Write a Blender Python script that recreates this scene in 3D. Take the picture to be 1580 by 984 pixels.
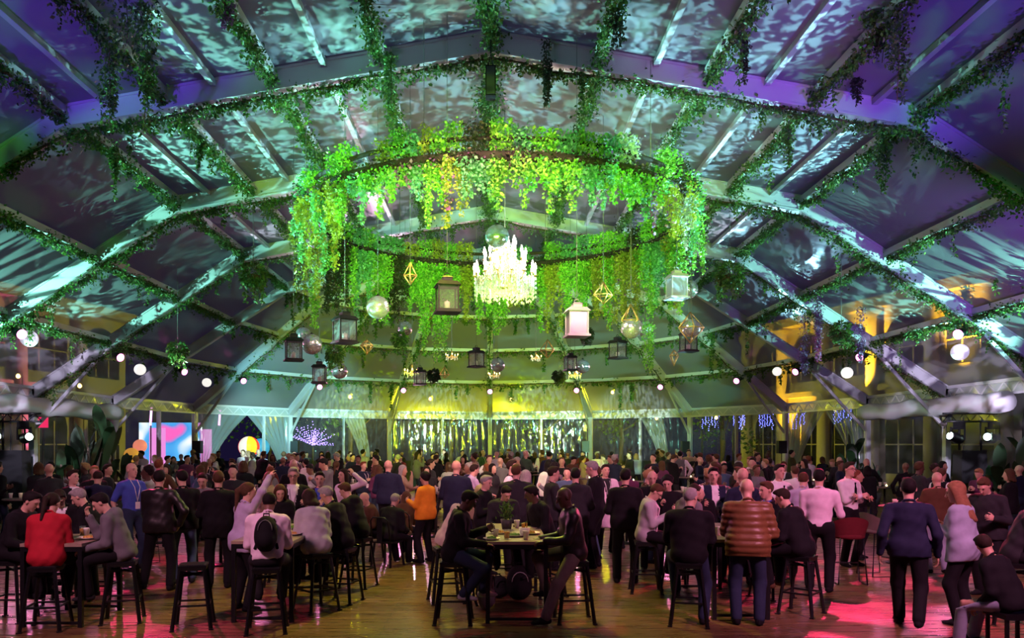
import bpy, math, random
import numpy as np
from mathutils import Vector, Matrix

for _o in list(bpy.data.objects):
    bpy.data.objects.remove(_o)
SC = bpy.context.scene
COL = SC.collection
RNG = np.random.default_rng(7)
random.seed(7)
PI = math.pi
R = math.radians

# ------------------------------------------------------------------ camera, view, world
FPX, VX, VY, CZ = 1232.0, 756.0, 685.0, 2.07      # focal length and vanishing point in pixels of 1580 x 984
cd = bpy.data.cameras.new('camera'); cam = bpy.data.objects.new('camera', cd); COL.objects.link(cam)
cam.location = (0, 0, CZ); cam.rotation_euler = (PI/2, 0, 0)
cd.sensor_width = 36; cd.lens = 36*FPX/1580
cd.shift_x = (790-VX)/1580; cd.shift_y = (VY-492)/1580
cd.clip_end = 400
SC.camera = cam
SC.view_settings.view_transform = 'Standard'; SC.view_settings.look = 'None'
SC.view_settings.gamma = 1; SC.view_settings.exposure = -0.25; SC.view_settings.use_curve_mapping = False
SC.cycles.sample_clamp_indirect = 3.0
SC.cycles.max_bounces = 6; SC.cycles.transparent_max_bounces = 16
SC.cycles.caustics_reflective = False; SC.cycles.caustics_refractive = False
wd = bpy.data.worlds.new('night'); SC.world = wd; wd.use_nodes = True
wd.node_tree.nodes['Background'].inputs[0].default_value = (0.030, 0.020, 0.10, 1)
wd.node_tree.nodes['Background'].inputs[1].default_value = 0.30

def W(px, py, d):
    return Vector(((px-VX)*d/FPX, d, CZ+(VY-py)*d/FPX))
def G(px, py):
    d = FPX*CZ/(py-VY)
    return Vector(((px-VX)*d/FPX, d, 0))

# tent: straight bays along y, then a half round apse about (0, DC)
DC = 28.8; BAY = 5.0; ER, EZ = 13.61, 3.80; KR, KZ = 7.33, 7.90; AZ = 9.18
YS = [DC-5*BAY, DC-4*BAY, DC-3*BAY, DC-2*BAY, DC-BAY, DC]
N1, N2 = .31, .64
def prof(r):
    r = abs(r)
    return AZ+(KZ-AZ)*r/KR if r < KR else KZ+(EZ-KZ)*(r-KR)/(ER-KR)
def roofz(x, y):
    return prof(x if y < DC else math.hypot(x, y-DC))
def low(t): return KR+(ER-KR)*t

# ------------------------------------------------------------------ lights
def spot(name, loc, aim, col, power, size=60, blend=.5, rad=.12, gobo=None):
    l = bpy.data.lights.new(name, 'SPOT'); o = bpy.data.objects.new(name, l); COL.objects.link(o)
    o.location = loc
    o.rotation_euler = (Vector(aim)-Vector(loc)).to_track_quat('-Z', 'Y').to_euler()
    l.color = col; l.energy = power; l.spot_size = R(size); l.spot_blend = blend; l.shadow_soft_size = rad
    if gobo:
        sc, stretch, lo, hi, seed = gobo
        l.use_nodes = True; nt = l.node_tree; N = nt.nodes; L = nt.links
        em = N['Emission']
        tc = N.new('ShaderNodeTexCoord'); sx = N.new('ShaderNodeSeparateXYZ'); L.new(tc.outputs['Normal'], sx.inputs[0])
        def m(op, a, b):
            n = N.new('ShaderNodeMath'); n.operation = op
            for i, v in enumerate((a, b)):
                if isinstance(v, (int, float)): n.inputs[i].default_value = v
                else: L.new(v, n.inputs[i])
            return n.outputs[0]
        u = m('MULTIPLY', m('DIVIDE', sx.outputs[0], sx.outputs[2]), stretch); v = m('DIVIDE', sx.outputs[1], sx.outputs[2])
        cb = N.new('ShaderNodeCombineXYZ'); L.new(u, cb.inputs[0]); L.new(v, cb.inputs[1]); cb.inputs[2].default_value = seed
        nz = N.new('ShaderNodeTexNoise'); nz.inputs['Scale'].default_value = sc; nz.inputs['Detail'].default_value = 2.0; nz.inputs['Distortion'].default_value = .8
        L.new(cb.outputs[0], nz.inputs['Vector'])
        rp = N.new('ShaderNodeMapRange'); rp.inputs['From Min'].default_value = lo; rp.inputs['From Max'].default_value = hi
        rp.inputs['To Min'].default_value = .06
        L.new(nz.outputs[0], rp.inputs['Value']); L.new(rp.outputs[0], em.inputs['Strength'])
    return o

MINT = (.30, 1.0, .78); VIOLET = (.42, .16, 1.0); MAG = (1.0, .10, .50); GREEN = (.42, 1.0, .05); AMBER = (1.0, .58, .02)
# side beams throw leaf patterns on the roof; nearer pair unseen, off the trusses
for s in (-1, 1):
    spot('moving_head_beam', (s*12.6, 14.0, 2.9), (s*7.4, 22.0, 7.6), MINT, 9000, 62, .5, .02, (30, .22, .47, .54, s+3))
    spot('moving_head_beam', (s*12.2, 20.5, 3.1), (s*5.0, 20.0, 8.2), MINT, 3500, 90, .35, .02, (26, .3, .50, .56, s+9))
for s in (-1, 1):
    c_ = MINT if s < 0 else (.36, .88, 1.0)
    spot('roof_pattern', (s*10.4, 16.6, 2.8), (s*3.4, 16.0, 8.5), c_, 15000, 44, .35, .02, (62, .45, .49, .54, s+12))
    spot('roof_pattern', (s*6.6, 14.6, 2.8), (-s*.9, 14.8, 9.1), c_, 10500, 50, .35, .02, (56, .45, .50, .55, s+42))
    spot('roof_pattern', (s*8.0, 13.95, 2.8), (s*1.2, 11.2, 9.0), c_, 9000, 44, .35, .02, (58, .45, .51, .56, s+22))
    spot('roof_pattern', (s*9.6, 22.4, 2.8), (s*2.4, 21.4, 8.7), (.8, .85, 1.0), 6500, 50, .35, .02, (46, .5, .49, .54, s+32))
spot('roof_pattern', (-3.7, 35.0, 3.3), (-1.0, 14.0, 9.0), (1.0, .55, .85), 3500, 50, .3, .08)  # unseen pink spot without a pattern, put in for its floor streak
spot('roof_pattern', (9.0, 31.0, 3.3), (6.0, 15.0, 8.4), (.36, .80, 1.0), 5000, 50, .3, .03, (32, .6, .53, .57, 5))
spot('apse_pattern', (4.5, 20.0, 2.6), (6.0, 38.0, 5.6), MINT, 6500, 40, .3, .03, (14, .22, .50, .56, 14))
spot('apse_pattern', (-7.0, 22.0, 2.6), (-9.2, 38.3, 4.6), (.32, .9, 1.0), 17000, 26, .7, .03)
for k_, x_ in enumerate((-7.2, -2.5, 2.5, 7.2)):
    spot('eave_wash', (x_*.55, 26.5, 2.9), (x_, DC+math.sqrt(13.4**2-x_*x_), 3.2), (.62+.05*k_, 1.0, .88+.03*k_), 12000, 19, .5, .03, (40, 3, .46, .54, 4+k_))
spot('curtain_wash', (-6.0, 25.0, 3.0), (-11.2, 37.2, 2.3), (.55, 1.0, .95), 9000, 24, .6, .03)  # extra unseen spot that brightens the left curtain
for x_ in (-3.4, 0, 3.4):
    spot('ring_top_wash', (x_, 9.0, 7.9), (x_*.8+.15, 12.9, 6.8), (.38, 1.0, .05), 1500, 44, .6, .06, (12, 1, .40, .56, x_))  # added spots, unseen, to brighten the leaves above the hoop
for x_, y_ in ((-3.2, 26.5), (3.4, 26.0)):
    spot('apse_olive', (x_, 22.0, 2.6), (x_*1.3, 37.6, 6.4), (.40, .60, .01), 9000, 62, .9, .1)  # unseen spots standing in for green light bounced off the ring
for s in (-1, 1):
    spot('tarpaulin_wash', (s*8.5, 14.0, 3.0), (s*13.3, 24.0, 3.2), (.80, .70, 1.0), 7000, 34, .6, .03, (18, 1, .45, .6, s+40))  # unseen spots put in to brighten the rolled tarpaulins
# violet wash on the near roof
spot('violet_wash', (-7.5, 4.0, 2.5), (-6.9, 10.4, 8.1), (.17, .05, 1.0), 5200, 34, .6)
spot('violet_wash', (7.5, 4.0, 2.5), (6.6, 10.8, 8.3), (.19, .06, 1.0), 5000, 40, .6)
spot('violet_wash', (4.5, 6.0, 2.5), (4.4, 13.7, 8.3), (.72, .25, 1.0), 1700, 34, .8)
spot('violet_wash', (-3.0, 6.0, 2.5), (-1.5, 13.7, 8.8), (.60, .40, 1.0), 420, 50, .8)
spot('violet_wash', (9.5, 12.0, 2.5), (9.6, 19.0, 6.8), (.38, .12, 1.0), 1500, 70, .8)
# green on the floral ring
for x in (-4.4, -2.2, 0, 2.2, 4.4):
    spot('ring_wash', (x*.9, 4.6, 2.6), (x*.8+.15, 15.0, 6.2), GREEN, 5200, 25, .5, .08, (16, 1, .36, .54, x))
for x in (-2.2, 0.2, 2.6):
    spot('ring_wash', (x*.8, 13.2, 2.7), (x*1.1, 19.9, 6.2), GREEN, 1500, 40, .6, .08, (16, 1, .36, .54, x+7))  # unseen spots added to lift the far side
for x in (-5.0, 5.0):
    spot('garland_wash', (x, 5.5, 2.9), (x*1.6, 13.0, 7.4), (.12, 1.0, .10), 1300, 44, .8, .1, (10, 1, .47, .6, x+30))
for x in (-1.6, 2.0):
    spot('mirror_ball_fill', (x, 8.0, 2.9), (x*1.5, 18.5, 4.9), (.9, 1.0, 1.0), 800, 24, .7, .1)  # invented spots that brighten the mirror balls and lanterns
# general crowd light
spot('crowd_wash', (-5, 3.0, 6.8), (-4.0, 13.0, 1.0), (1.0, .42, .60), 2700, 66, .8, .4)
spot('crowd_wash', (5.5, 3.0, 6.8), (5.0, 13.0, 1.0), (1.0, .33, .58), 5000, 66, .8, .4)
spot('crowd_wash', (0, 8.0, 7.4), (0, 22.0, 1.2), (1.0, .44, .42), 5600, 50, .8, .4)
spot('table_fill', (.3, 10.2, 8.3), (.3, 10.2, .9), (.95, .88, .30), 420, 26, .8, .15)  # added light for the dark centre table, no fixture there
spot('floor_amber', (-1.0, 15.0, 8.2), (-1.0, 10.0, 0), (.80, .76, .05), 3400, 60, .9, .2)
spot('floor_magenta', (8.6, 18.6, 6.2), (4.9, 10.6, 0), (1.0, .03, .14), 8000, 44, .5, .03, (12, .14, .46, .52, 8))
spot('floor_magenta', (-8.6, 18.6, 6.2), (-4.7, 11.8, 0), (1.0, .03, .16), 3600, 36, .5, .03, (12, .2, .46, .52, 12))

# ------------------------------------------------------------------ helpers
def link(o, parent=None):
    COL.objects.link(o)
    if parent is not None: o.parent = parent
    return o
def tag(o, label=None, cat=None, group=None, kind=None):
    if label: o['label'] = label
    if cat: o['category'] = cat
    if group: o['group'] = group
    if kind: o['kind'] = kind
    return o
def empty(name, loc=(0, 0, 0), rz=0, parent=None):
    o = bpy.data.objects.new(name, None); o.location = loc; o.rotation_euler = (0, 0, rz); o.empty_display_size = .1
    return link(o, parent)
def np_mesh(name, V, F, mats, mi=None, smooth=True):
    me = bpy.data.meshes.new(name)
    V = np.asarray(V, np.float32); F = np.asarray(F, np.int32); k = F.shape[1]
    me.vertices.add(len(V)); me.vertices.foreach_set('co', V.ravel())
    me.loops.add(F.size); me.loops.foreach_set('vertex_index', F.ravel())
    me.polygons.add(len(F)); me.polygons.foreach_set('loop_start', np.arange(len(F), dtype=np.int32)*k)
    if not isinstance(mats, (list, tuple)): mats = [mats]
    for m in mats: me.materials.append(m)
    if mi is not None: me.polygons.foreach_set('material_index', np.asarray(mi, np.int32))
    me.polygons.foreach_set('use_smooth', np.full(len(F), smooth, bool))
    me.update(calc_edges=True)
    return me
def put(name, me, parent=None, loc=None, rz=None):
    o = bpy.data.objects.new(name, me)
    if loc is not None: o.location = loc
    if rz is not None: o.rotation_euler = (0, 0, rz)
    return link(o, parent)
def dup(root, loc=None, rz=None, label=None, group=None):
    r = root.copy(); COL.objects.link(r)
    if loc is not None: r.location = loc
    if rz is not None: r.rotation_euler = (0, 0, rz)
    if label: r['label'] = label
    if group: r['group'] = group
    for ch in root.children:
        c = ch.copy(); COL.objects.link(c); c.parent = r
        for g in ch.children:
            d = g.copy(); COL.objects.link(d); d.parent = c
    return r
class MB:
    """collects polygons of one mesh"""
    def __init__(s): s.v = []; s.f = []; s.m = []; s.sm = []
    def add(s, vs, fs, mi=0, smooth=False):
        b = len(s.v); s.v += [tuple(v) for v in vs]
        for f in fs: s.f.append(tuple(i+b for i in f)); s.m.append(mi); s.sm.append(smooth)
        return s
    def box(s, c, d, rot=None, mi=0, taper=1.0):
        hx, hy, hz = d[0]/2, d[1]/2, d[2]/2; t = taper
        vs = [Vector(p) for p in ((-hx,-hy,-hz),(hx,-hy,-hz),(hx,hy,-hz),(-hx,hy,-hz),(-hx*t,-hy*t,hz),(hx*t,-hy*t,hz),(hx*t,hy*t,hz),(-hx*t,hy*t,hz))]
        if rot is not None: vs = [rot @ v for v in vs]
        c = Vector(c)
        return s.add([v+c for v in vs], [(3,2,1,0),(4,5,6,7),(0,1,5,4),(1,2,6,5),(2,3,7,6),(3,0,4,7)], mi)
    def bar(s, a, b, w, h, up=(0, 0, 1), mi=0):
        """rectangular bar from a to b, w sideways and h along up"""
        a = Vector(a); b = Vector(b); z = (b-a).normalized(); u = Vector(up); x = z.cross(u)
        x = x.normalized() if x.length > 1e-5 else z.orthogonal().normalized()
        y = x.cross(z).normalized()*h/2; x = x*w/2
        vs = [a-x-y, a+x-y, a+x+y, a-x+y, b-x-y, b+x-y, b+x+y, b-x+y]
        return s.add(vs, [(3,2,1,0),(4,5,6,7),(0,1,5,4),(1,2,6,5),(2,3,7,6),(3,0,4,7)], mi)
    def tube(s, pts, r, n=8, mi=0, cap=True):
        pts = [Vector(p) for p in pts]; k = len(pts); rr = r if isinstance(r, (list, tuple)) else [r]*k
        vs = []; fs = []
        for i, p in enumerate(pts):
            t = (pts[min(i+1, k-1)]-pts[max(i-1, 0)]).normalized()
            x = t.cross(Vector((0, 0, 1)))
            if x.length < 1e-3: x = t.cross(Vector((0, 1, 0)))
            x.normalize(); y = x.cross(t)
            vs += [p+(x*math.cos(2*PI*j/n)+y*math.sin(2*PI*j/n))*rr[i] for j in range(n)]
        for i in range(k-1):
            for j in range(n): fs.append((i*n+j, i*n+(j+1) % n, (i+1)*n+(j+1) % n, (i+1)*n+j))
        if cap: fs += [tuple(range(n-1, -1, -1)), tuple((k-1)*n+j for j in range(n))]
        return s.add(vs, fs, mi, True)
    def lathe(s, prof, c=(0, 0, 0), n=16, mi=0, smooth=True):
        c = Vector(c); k = len(prof); vs = []; fs = []
        for (r, z) in prof: vs += [c+Vector((r*math.cos(2*PI*j/n), r*math.sin(2*PI*j/n), z)) for j in range(n)]
        for i in range(k-1):
            for j in range(n): fs.append((i*n+j, i*n+(j+1) % n, (i+1)*n+(j+1) % n, (i+1)*n+j))
        fs += [tuple(range(n-1, -1, -1)), tuple((k-1)*n+j for j in range(n))]
        return s.add(vs, fs, mi, smooth)
    def mesh(s, name, mats):
        me = bpy.data.meshes.new(name); me.from_pydata(s.v, [], s.f)
        for m in (mats if isinstance(mats, (list, tuple)) else [mats]): me.materials.append(m)
        me.polygons.foreach_set('material_index', s.m); me.polygons.foreach_set('use_smooth', s.sm)
        me.update(); return me
    def build(s, name, mats, parent=None, loc=None, rz=None):
        return put(name, s.mesh(name, mats), parent, loc, rz)

# ------------------------------------------------------------------ materials
def mat(name, col, rough=.6, metal=0, emit=None, es=0, spec=.5, noise=0, nscale=8):
    m = bpy.data.materials.new(name); m.use_nodes = True; nt = m.node_tree; b = nt.nodes['Principled BSDF']
    b.inputs['Base Color'].default_value = (*col, 1); b.inputs['Roughness'].default_value = rough; b.inputs['Metallic'].default_value = metal
    b.inputs['Specular IOR Level'].default_value = spec
    if emit: b.inputs['Emission Color'].default_value = (*emit, 1); b.inputs['Emission Strength'].default_value = es
    if noise:
        n = nt.nodes.new('ShaderNodeTexNoise'); n.inputs['Scale'].default_value = nscale; n.inputs['Detail'].default_value = 4
        tc = nt.nodes.new('ShaderNodeTexCoord'); nt.links.new(tc.outputs['Object'], n.inputs['Vector'])
        mx = nt.nodes.new('ShaderNodeMix'); mx.data_type = 'RGBA'
        mx.inputs['A'].default_value = (*[c*(1-noise) for c in col], 1); mx.inputs['B'].default_value = (*[min(1, c*(1+noise)) for c in col], 1)
        nt.links.new(n.outputs[0], mx.inputs['Factor']); nt.links.new(mx.outputs['Result'], b.inputs['Base Color'])
        bp = nt.nodes.new('ShaderNodeBump'); bp.inputs['Strength'].default_value = .15; bp.inputs['Distance'].default_value = .02
        nt.links.new(n.outputs[0], bp.inputs['Height']); nt.links.new(bp.outputs[0], b.inputs['Normal'])
    return m
def emis(name, col, s):
    m = bpy.data.materials.new(name); m.use_nodes = True; nt = m.node_tree; nt.nodes.clear()
    e = nt.nodes.new('ShaderNodeEmission'); o = nt.nodes.new('ShaderNodeOutputMaterial'); nt.links.new(e.outputs[0], o.inputs[0])
    e.inputs[0].default_value = (*col, 1); e.inputs[1].default_value = s
    return m
def vinyl(name, fac, gl, tint=(.8, .82, .82), bump=.3, scale=1.2, stretch=(1, 1, 1), rough=.12):
    """clear PVC: mostly see through, a hazy scattering share and a shine"""
    m = bpy.data.materials.new(name); m.use_nodes = True; nt = m.node_tree; nt.nodes.clear(); N = nt.nodes; L = nt.links
    out = N.new('ShaderNodeOutputMaterial'); tr = N.new('ShaderNodeBsdfTransparent'); tr.inputs[0].default_value = (.93, .94, .94, 1)
    df = N.new('ShaderNodeBsdfDiffuse'); df.inputs[0].default_value = (*tint, 1)
    tl = N.new('ShaderNodeBsdfTranslucent'); tl.inputs[0].default_value = (*tint, 1)
    gs = N.new('ShaderNodeBsdfGlossy'); gs.inputs['Roughness'].default_value = rough
    a = N.new('ShaderNodeMixShader'); a.inputs[0].default_value = .4; L.new(df.outputs[0], a.inputs[1]); L.new(tl.outputs[0], a.inputs[2])
    b = N.new('ShaderNodeMixShader'); b.inputs[0].default_value = fac; L.new(tr.outputs[0], b.inputs[1]); L.new(a.outputs[0], b.inputs[2])
    c = N.new('ShaderNodeMixShader'); c.inputs[0].default_value = gl; L.new(b.outputs[0], c.inputs[1]); L.new(gs.outputs[0], c.inputs[2])
    L.new(c.outputs[0], out.inputs[0])
    tc = N.new('ShaderNodeTexCoord'); mp = N.new('ShaderNodeMapping'); mp.inputs['Scale'].default_value = stretch
    nz = N.new('ShaderNodeTexNoise'); nz.inputs['Scale'].default_value = scale; nz.inputs['Detail'].default_value = 3; nz.inputs['Distortion'].default_value = .6
    bp = N.new('ShaderNodeBump'); bp.inputs['Strength'].default_value = bump; bp.inputs['Distance'].default_value = .08
    L.new(tc.outputs['Object'], mp.inputs[0]); L.new(mp.outputs[0], nz.inputs['Vector']); L.new(nz.outputs[0], bp.inputs['Height'])
    for n in (gs, df): L.new(bp.outputs[0], n.inputs['Normal'])
    return m
def leafmat(name, cols, rough=.5):
    m = bpy.data.materials.new(name); m.use_nodes = True; nt = m.node_tree; b = nt.nodes['Principled BSDF']; N = nt.nodes
    g = N.new('ShaderNodeNewGeometry'); cr = N.new('ShaderNodeValToRGB'); cr.color_ramp.interpolation = 'LINEAR'
    el = cr.color_ramp.elements
    while len(el) < len(cols): el.new(.5)
    for i, c in enumerate(cols): el[i].position = i/(len(cols)-1); el[i].color = (*c, 1)
    nt.links.new(g.outputs['Random Per Island'], cr.inputs[0]); nt.links.new(cr.outputs[0], b.inputs['Base Color'])
    b.inputs['Roughness'].default_value = rough
    tl = N.new('ShaderNodeBsdfTranslucent'); nt.links.new(cr.outputs[0], tl.inputs[0])
    mx = N.new('ShaderNodeMixShader'); mx.inputs[0].default_value = .25
    nt.links.new(b.outputs[0], mx.inputs[1]); nt.links.new(tl.outputs[0], mx.inputs[2]); nt.links.new(mx.outputs[0], N['Material Output'].inputs[0])
    return m
ALU = mat('brushed aluminium', (.56, .56, .58), .42, .15, noise=.06, nscale=3)
DARKALU = mat('dull aluminium', (.42, .43, .45), .45, .3)
ROOF = vinyl('clear roof vinyl', .38, .05, (.74, .76, .80), .35, .9, rough=.25)
WALLPVC = vinyl('clear wall vinyl', .07, .045, (.7, .75, .7), .9, 1.6, (1, 1, .35), .08)
VALANCE = vinyl('milky valance', .6, .06, (.75, .8, .8), .4, 2.0)
LANTERN = mat('black lantern paint', (.008, .008, .009), .55, spec=.3)
CURT = vinyl('gathered clear vinyl', .36, .16, (.7, .85, .88), .6, 2.0, (1, 1, .2), .1)
TARP = mat('white tarpaulin', (.72, .70, .74), .6, noise=.08, nscale=2)
IVY = leafmat('ivy leaf', [(.018, .055, .012), (.04, .12, .018), (.08, .20, .028), (.13, .20, .03)])
RINGLEAF = leafmat('bright leaf', [(.05, .20, .02), (.12, .42, .04), (.22, .58, .05), (.32, .60, .08), (.09, .32, .05)])
FERN = leafmat('blue green fern', [(.05, .24, .08), (.12, .40, .18), (.20, .50, .26), (.08, .30, .12)])
OLIVE = leafmat('olive leaf', [(.16, .24, .02), (.28, .36, .04), (.38, .42, .05), (.14, .16, .03)])
DRYLEAF = leafmat('dark leaf', [(.015, .03, .012), (.03, .05, .02), (.06, .045, .028)])
FLOWER = leafmat('mauve flower', [(.16, .06, .20), (.26, .12, .30), (.09, .03, .07), (.36, .24, .36)])
PALE = leafmat('silver leaf', [(.40, .50, .42), (.5, .62, .55), (.3, .42, .3)])
STEM = mat('brown stem', (.10, .06, .03), .9)
BLACK = mat('black metal', (.012, .012, .013), .35, .4)
SATIN = mat('dark gunmetal', (.03, .032, .035), .28, .7)
GOLD = mat('gold wire', (.75, .5, .18), .3, .8)
CORD = mat('grey cord', (.16, .16, .15), .7)
GLASS = vinyl('lantern glass', .06, .14, (.8, .8, .8), 0, 1, rough=.02)
WAX = mat('cream wax', (.85, .82, .72), .5)
MIRROR = mat('mirror facets', (.90, .91, .95), .16, .82)
# ------------------------------------------------------------------ ground and floor
gm = MB(); gm.box((0, 30, -.16), (160, 150, .1)).build('ground', mat('dark paving', (.02, .02, .02), .9)).__setitem__('kind', 'structure')
def floormat():
    m = bpy.data.materials.new('warm wood floor'); m.use_nodes = True; nt = m.node_tree; N = nt.nodes; L = nt.links; b = N['Principled BSDF']
    tc = N.new('ShaderNodeTexCoord'); bk = N.new('ShaderNodeTexBrick'); L.new(tc.outputs['Object'], bk.inputs['Vector'])
    bk.inputs['Scale'].default_value = 1; bk.inputs['Brick Width'].default_value = 2.4; bk.inputs['Row Height'].default_value = .16
    bk.inputs['Mortar Size'].default_value = .006; bk.inputs['Color1'].default_value = (.20, .115, .045, 1); bk.inputs['Color2'].default_value = (.13, .07, .03, 1)
    bk.inputs['Mortar'].default_value = (.04, .02, .01, 1)
    mp = N.new('ShaderNodeMapping'); mp.inputs['Scale'].default_value = (.8, 9, 1); L.new(tc.outputs['Object'], mp.inputs[0])
    nz = N.new('ShaderNodeTexNoise'); nz.inputs['Scale'].default_value = 2; nz.inputs['Detail'].default_value = 6; L.new(mp.outputs[0], nz.inputs['Vector'])
    mx = N.new('ShaderNodeMix'); mx.data_type = 'RGBA'; mx.blend_type = 'OVERLAY'; mx.inputs['Factor'].default_value = .7
    L.new(bk.outputs[0], mx.inputs['A']); L.new(nz.outputs[0], mx.inputs['B']); L.new(mx.outputs['Result'], b.inputs['Base Color'])
    rr = N.new('ShaderNodeMapRange'); rr.inputs['To Min'].default_value = .16; rr.inputs['To Max'].default_value = .42
    L.new(nz.outputs[0], rr.inputs['Value']); L.new(rr.outputs[0], b.inputs['Roughness'])
    bp = N.new('ShaderNodeBump'); bp.inputs['Strength'].default_value = .12; bp.inputs['Distance'].default_value = .01
    L.new(nz.outputs[0], bp.inputs['Height']); L.new(bp.outputs[0], b.inputs['Normal'])
    return m
fl = MB()
pts = [(-13.9, -1, 0), (13.9, -1, 0)] + [(13.9*math.sin(R(a)), DC+13.9*math.cos(R(a)), 0) for a in np.linspace(90, -90, 17)]
n = len(pts)
fl.add(pts+[(p[0], p[1], -.1) for p in pts], [tuple(range(n)), tuple(range(2*n-1, n-1, -1))]+[(i+n, (i+1) % n+n, (i+1) % n, i) for i in range(n)])
tag(fl.build('floor', floormat()), kind='structure')

# ------------------------------------------------------------------ roof: rafters, purlins, panels are pieces of the ceiling
ceiling = tag(empty('ceiling', (0, 0, 0)), kind='structure')
def pt(r, ang, y0=DC, dz=0):
    """a roof point at radius r; ang None: straight bay at y0 (r signed)"""
    if ang is None: return Vector((r, y0, prof(r)+dz))
    return Vector((r*math.sin(ang), DC+r*math.cos(ang), prof(r)+dz))
def rafter(a, k, e):
    for p, q in ((a, k), (k, e)):
        m = MB(); m.bar(p-Vector((0, 0, .2)), q-Vector((0, 0, .2)), .20, .34)
        # flanges top and bottom
        for dz in (-.03, -.37): m.bar(p+Vector((0, 0, dz)), q+Vector((0, 0, dz)), .26, .04)
        m.build('rafter', ALU, ceiling)
for y in YS[:5]:
    for s in (-1, 1): rafter(pt(0, None, y), pt(s*KR, None, y), pt(s*ER, None, y))
ANG = [R(a) for a in np.arange(-90, 91, 22.5)]
for a in ANG: rafter(pt(.25, a), pt(KR, a), pt(ER, a))
def purlin(p, q, w=.10, h=.14, m=ALU):
    MB().bar(p, q, w, h).build('purlin', m, ceiling)
GAR = [0, 1.87, 3.74, 5.6]; THIN = [2.85, 4.75, 6.6]; LOW = [KR, low(N1), low(N2)]
for i in range(len(YS)-1):
    y0, y1 = YS[i], YS[i+1]
    for s in (-1, 1):
        for r in GAR[(s < 0):] + LOW: purlin(pt(s*r, None, y0, -.10), pt(s*r, None, y1, -.10), .14, .14)
        for r in THIN: purlin(pt(s*r, None, y0, -.09), pt(s*r, None, y1, -.09), .10, .10, DARKALU)
for i in range(8):
    for r in LOW: purlin(pt(r, ANG[i], DC, -.10), pt(r, ANG[i+1], DC, -.10), .12, .14)
def panel(a, b, c, d, sag=.05):
    """vinyl sheet a-b-c-d with a little belly"""
    n = 6; V = []; F = []
    for i in range(n+1):
        for j in range(n+1):
            u, v = i/n, j/n
            p = a.lerp(b, u).lerp(d.lerp(c, u), v)
            V.append(p-Vector((0, 0, sag*16*u*(1-u)*v*(1-v)*1.0)))
    for i in range(n):
        for j in range(n): F.append((i*(n+1)+j, i*(n+1)+j+1, (i+1)*(n+1)+j+1, (i+1)*(n+1)+j))
    put('roof_panel', np_mesh('roof_panel', V, F, ROOF), ceiling)
ups = [0, 1.87, 3.74, 5.6, KR]; lows = [KR, low(N1), low(N2), ER]
for i in range(len(YS)-1):
    y0, y1 = YS[i], YS[i+1]
    for s in (-1, 1):
        for seq in (ups, lows):
            for r0, r1 in zip(seq, seq[1:]): panel(pt(s*r0, None, y0), pt(s*r0, None, y1), pt(s*r1, None, y1), pt(s*r1, None, y0))
for i in range(8):
    a0, a1 = ANG[i], ANG[i+1]
    for r0, r1 in zip([.2]+lows, lows): panel(pt(r0, a0), pt(r0, a1), pt(r1, a1), pt(r1, a0))

# ------------------------------------------------------------------ walls
wl = tag(empty('wall_left'), kind='structure'); wr = tag(empty('wall_right'), kind='structure'); wb = tag(empty('wall_back'), kind='structure')
def post(x, y, rz, par, z=EZ, w=.20):
    m = MB(); m.box((0, 0, z/2), (w, .16, z)); m.box((0, -.085, z/2), (w*.45, .02, z)); m.box((0, 0, .03), (.34, .3, .06))
    m.build('post', ALU, par, (x, y, 0), rz)
def brace(p, q, par):
    MB().bar(p, q, .07, .09).build('brace', ALU, par)
def eave(p, q, par):
    z = Vector((0, 0, 1)); m = MB()
    for dz, h in ((-.05, .09), (-.40, .06)): m.bar(p+z*dz, q+z*dz, .12, h)
    m.build('eave_beam', ALU, par)
    n = max(6, int((q-p).length/.32)); m = MB()
    for i in range(n):
        m.bar(p.lerp(q, i/n)+z*(-.08 if i % 2 else -.38), p.lerp(q, (i+1)/n)+z*(-.38 if i % 2 else -.08), .035, .045)
    m.build('truss_web', ALU, par)
    MB().bar(p+z*-.22+Vector((0, 0, 0)), q+z*-.22, .012, .30).build('valance', VALANCE, par)
def wallsheet(p, q, par, z0=.05, z1=EZ-.42, amp=.03):
    n = 24; V = []; F = []; t = (q-p); nrm = Vector((-t.y, t.x, 0)).normalized(); ph = random.random()*9
    for i in range(n+1):
        for j in range(5):
            b = p.lerp(q, i/n)+nrm*amp*math.sin(i*1.9+ph+j*.3)*(1.2-j*.2)
            V.append((b.x, b.y, z0+(z1-z0)*j/4))
    for i in range(n):
        for j in range(4): F.append((i*5+j, (i+1)*5+j, (i+1)*5+j+1, i*5+j+1))
    put('wall_sheet', np_mesh('wall_sheet', V, F, WALLPVC), par)
def curtain(top0, top1, foot, par, z1=EZ-.42, z0=.1):
    """clear sheet hung from top0-top1 and swept aside to foot"""
    n, k = 40, 14; V = []; F = []; t = (top1-top0).normalized(); nrm = Vector((-t.y, t.x, 0))
    for j in range(k+1):
        v = j/k; e = 1-(1-min(1, v*1.25))**1.6
        for i in range(n+1):
            u = i/n
            tp = top0.lerp(top1, u); ft = foot+t*(u-.5)*.45
            b = tp.lerp(ft, e)+nrm*.07*math.sin(u*38+v*2)*(.4+v)
            V.append((b.x, b.y, z1+(z0-z1)*v))
    for j in range(k):
        for i in range(n): F.append((j*(n+1)+i, j*(n+1)+i+1, (j+1)*(n+1)+i+1, (j+1)*(n+1)+i))
    put('curtain', np_mesh('curtain', V, F, CURT), par)
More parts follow.
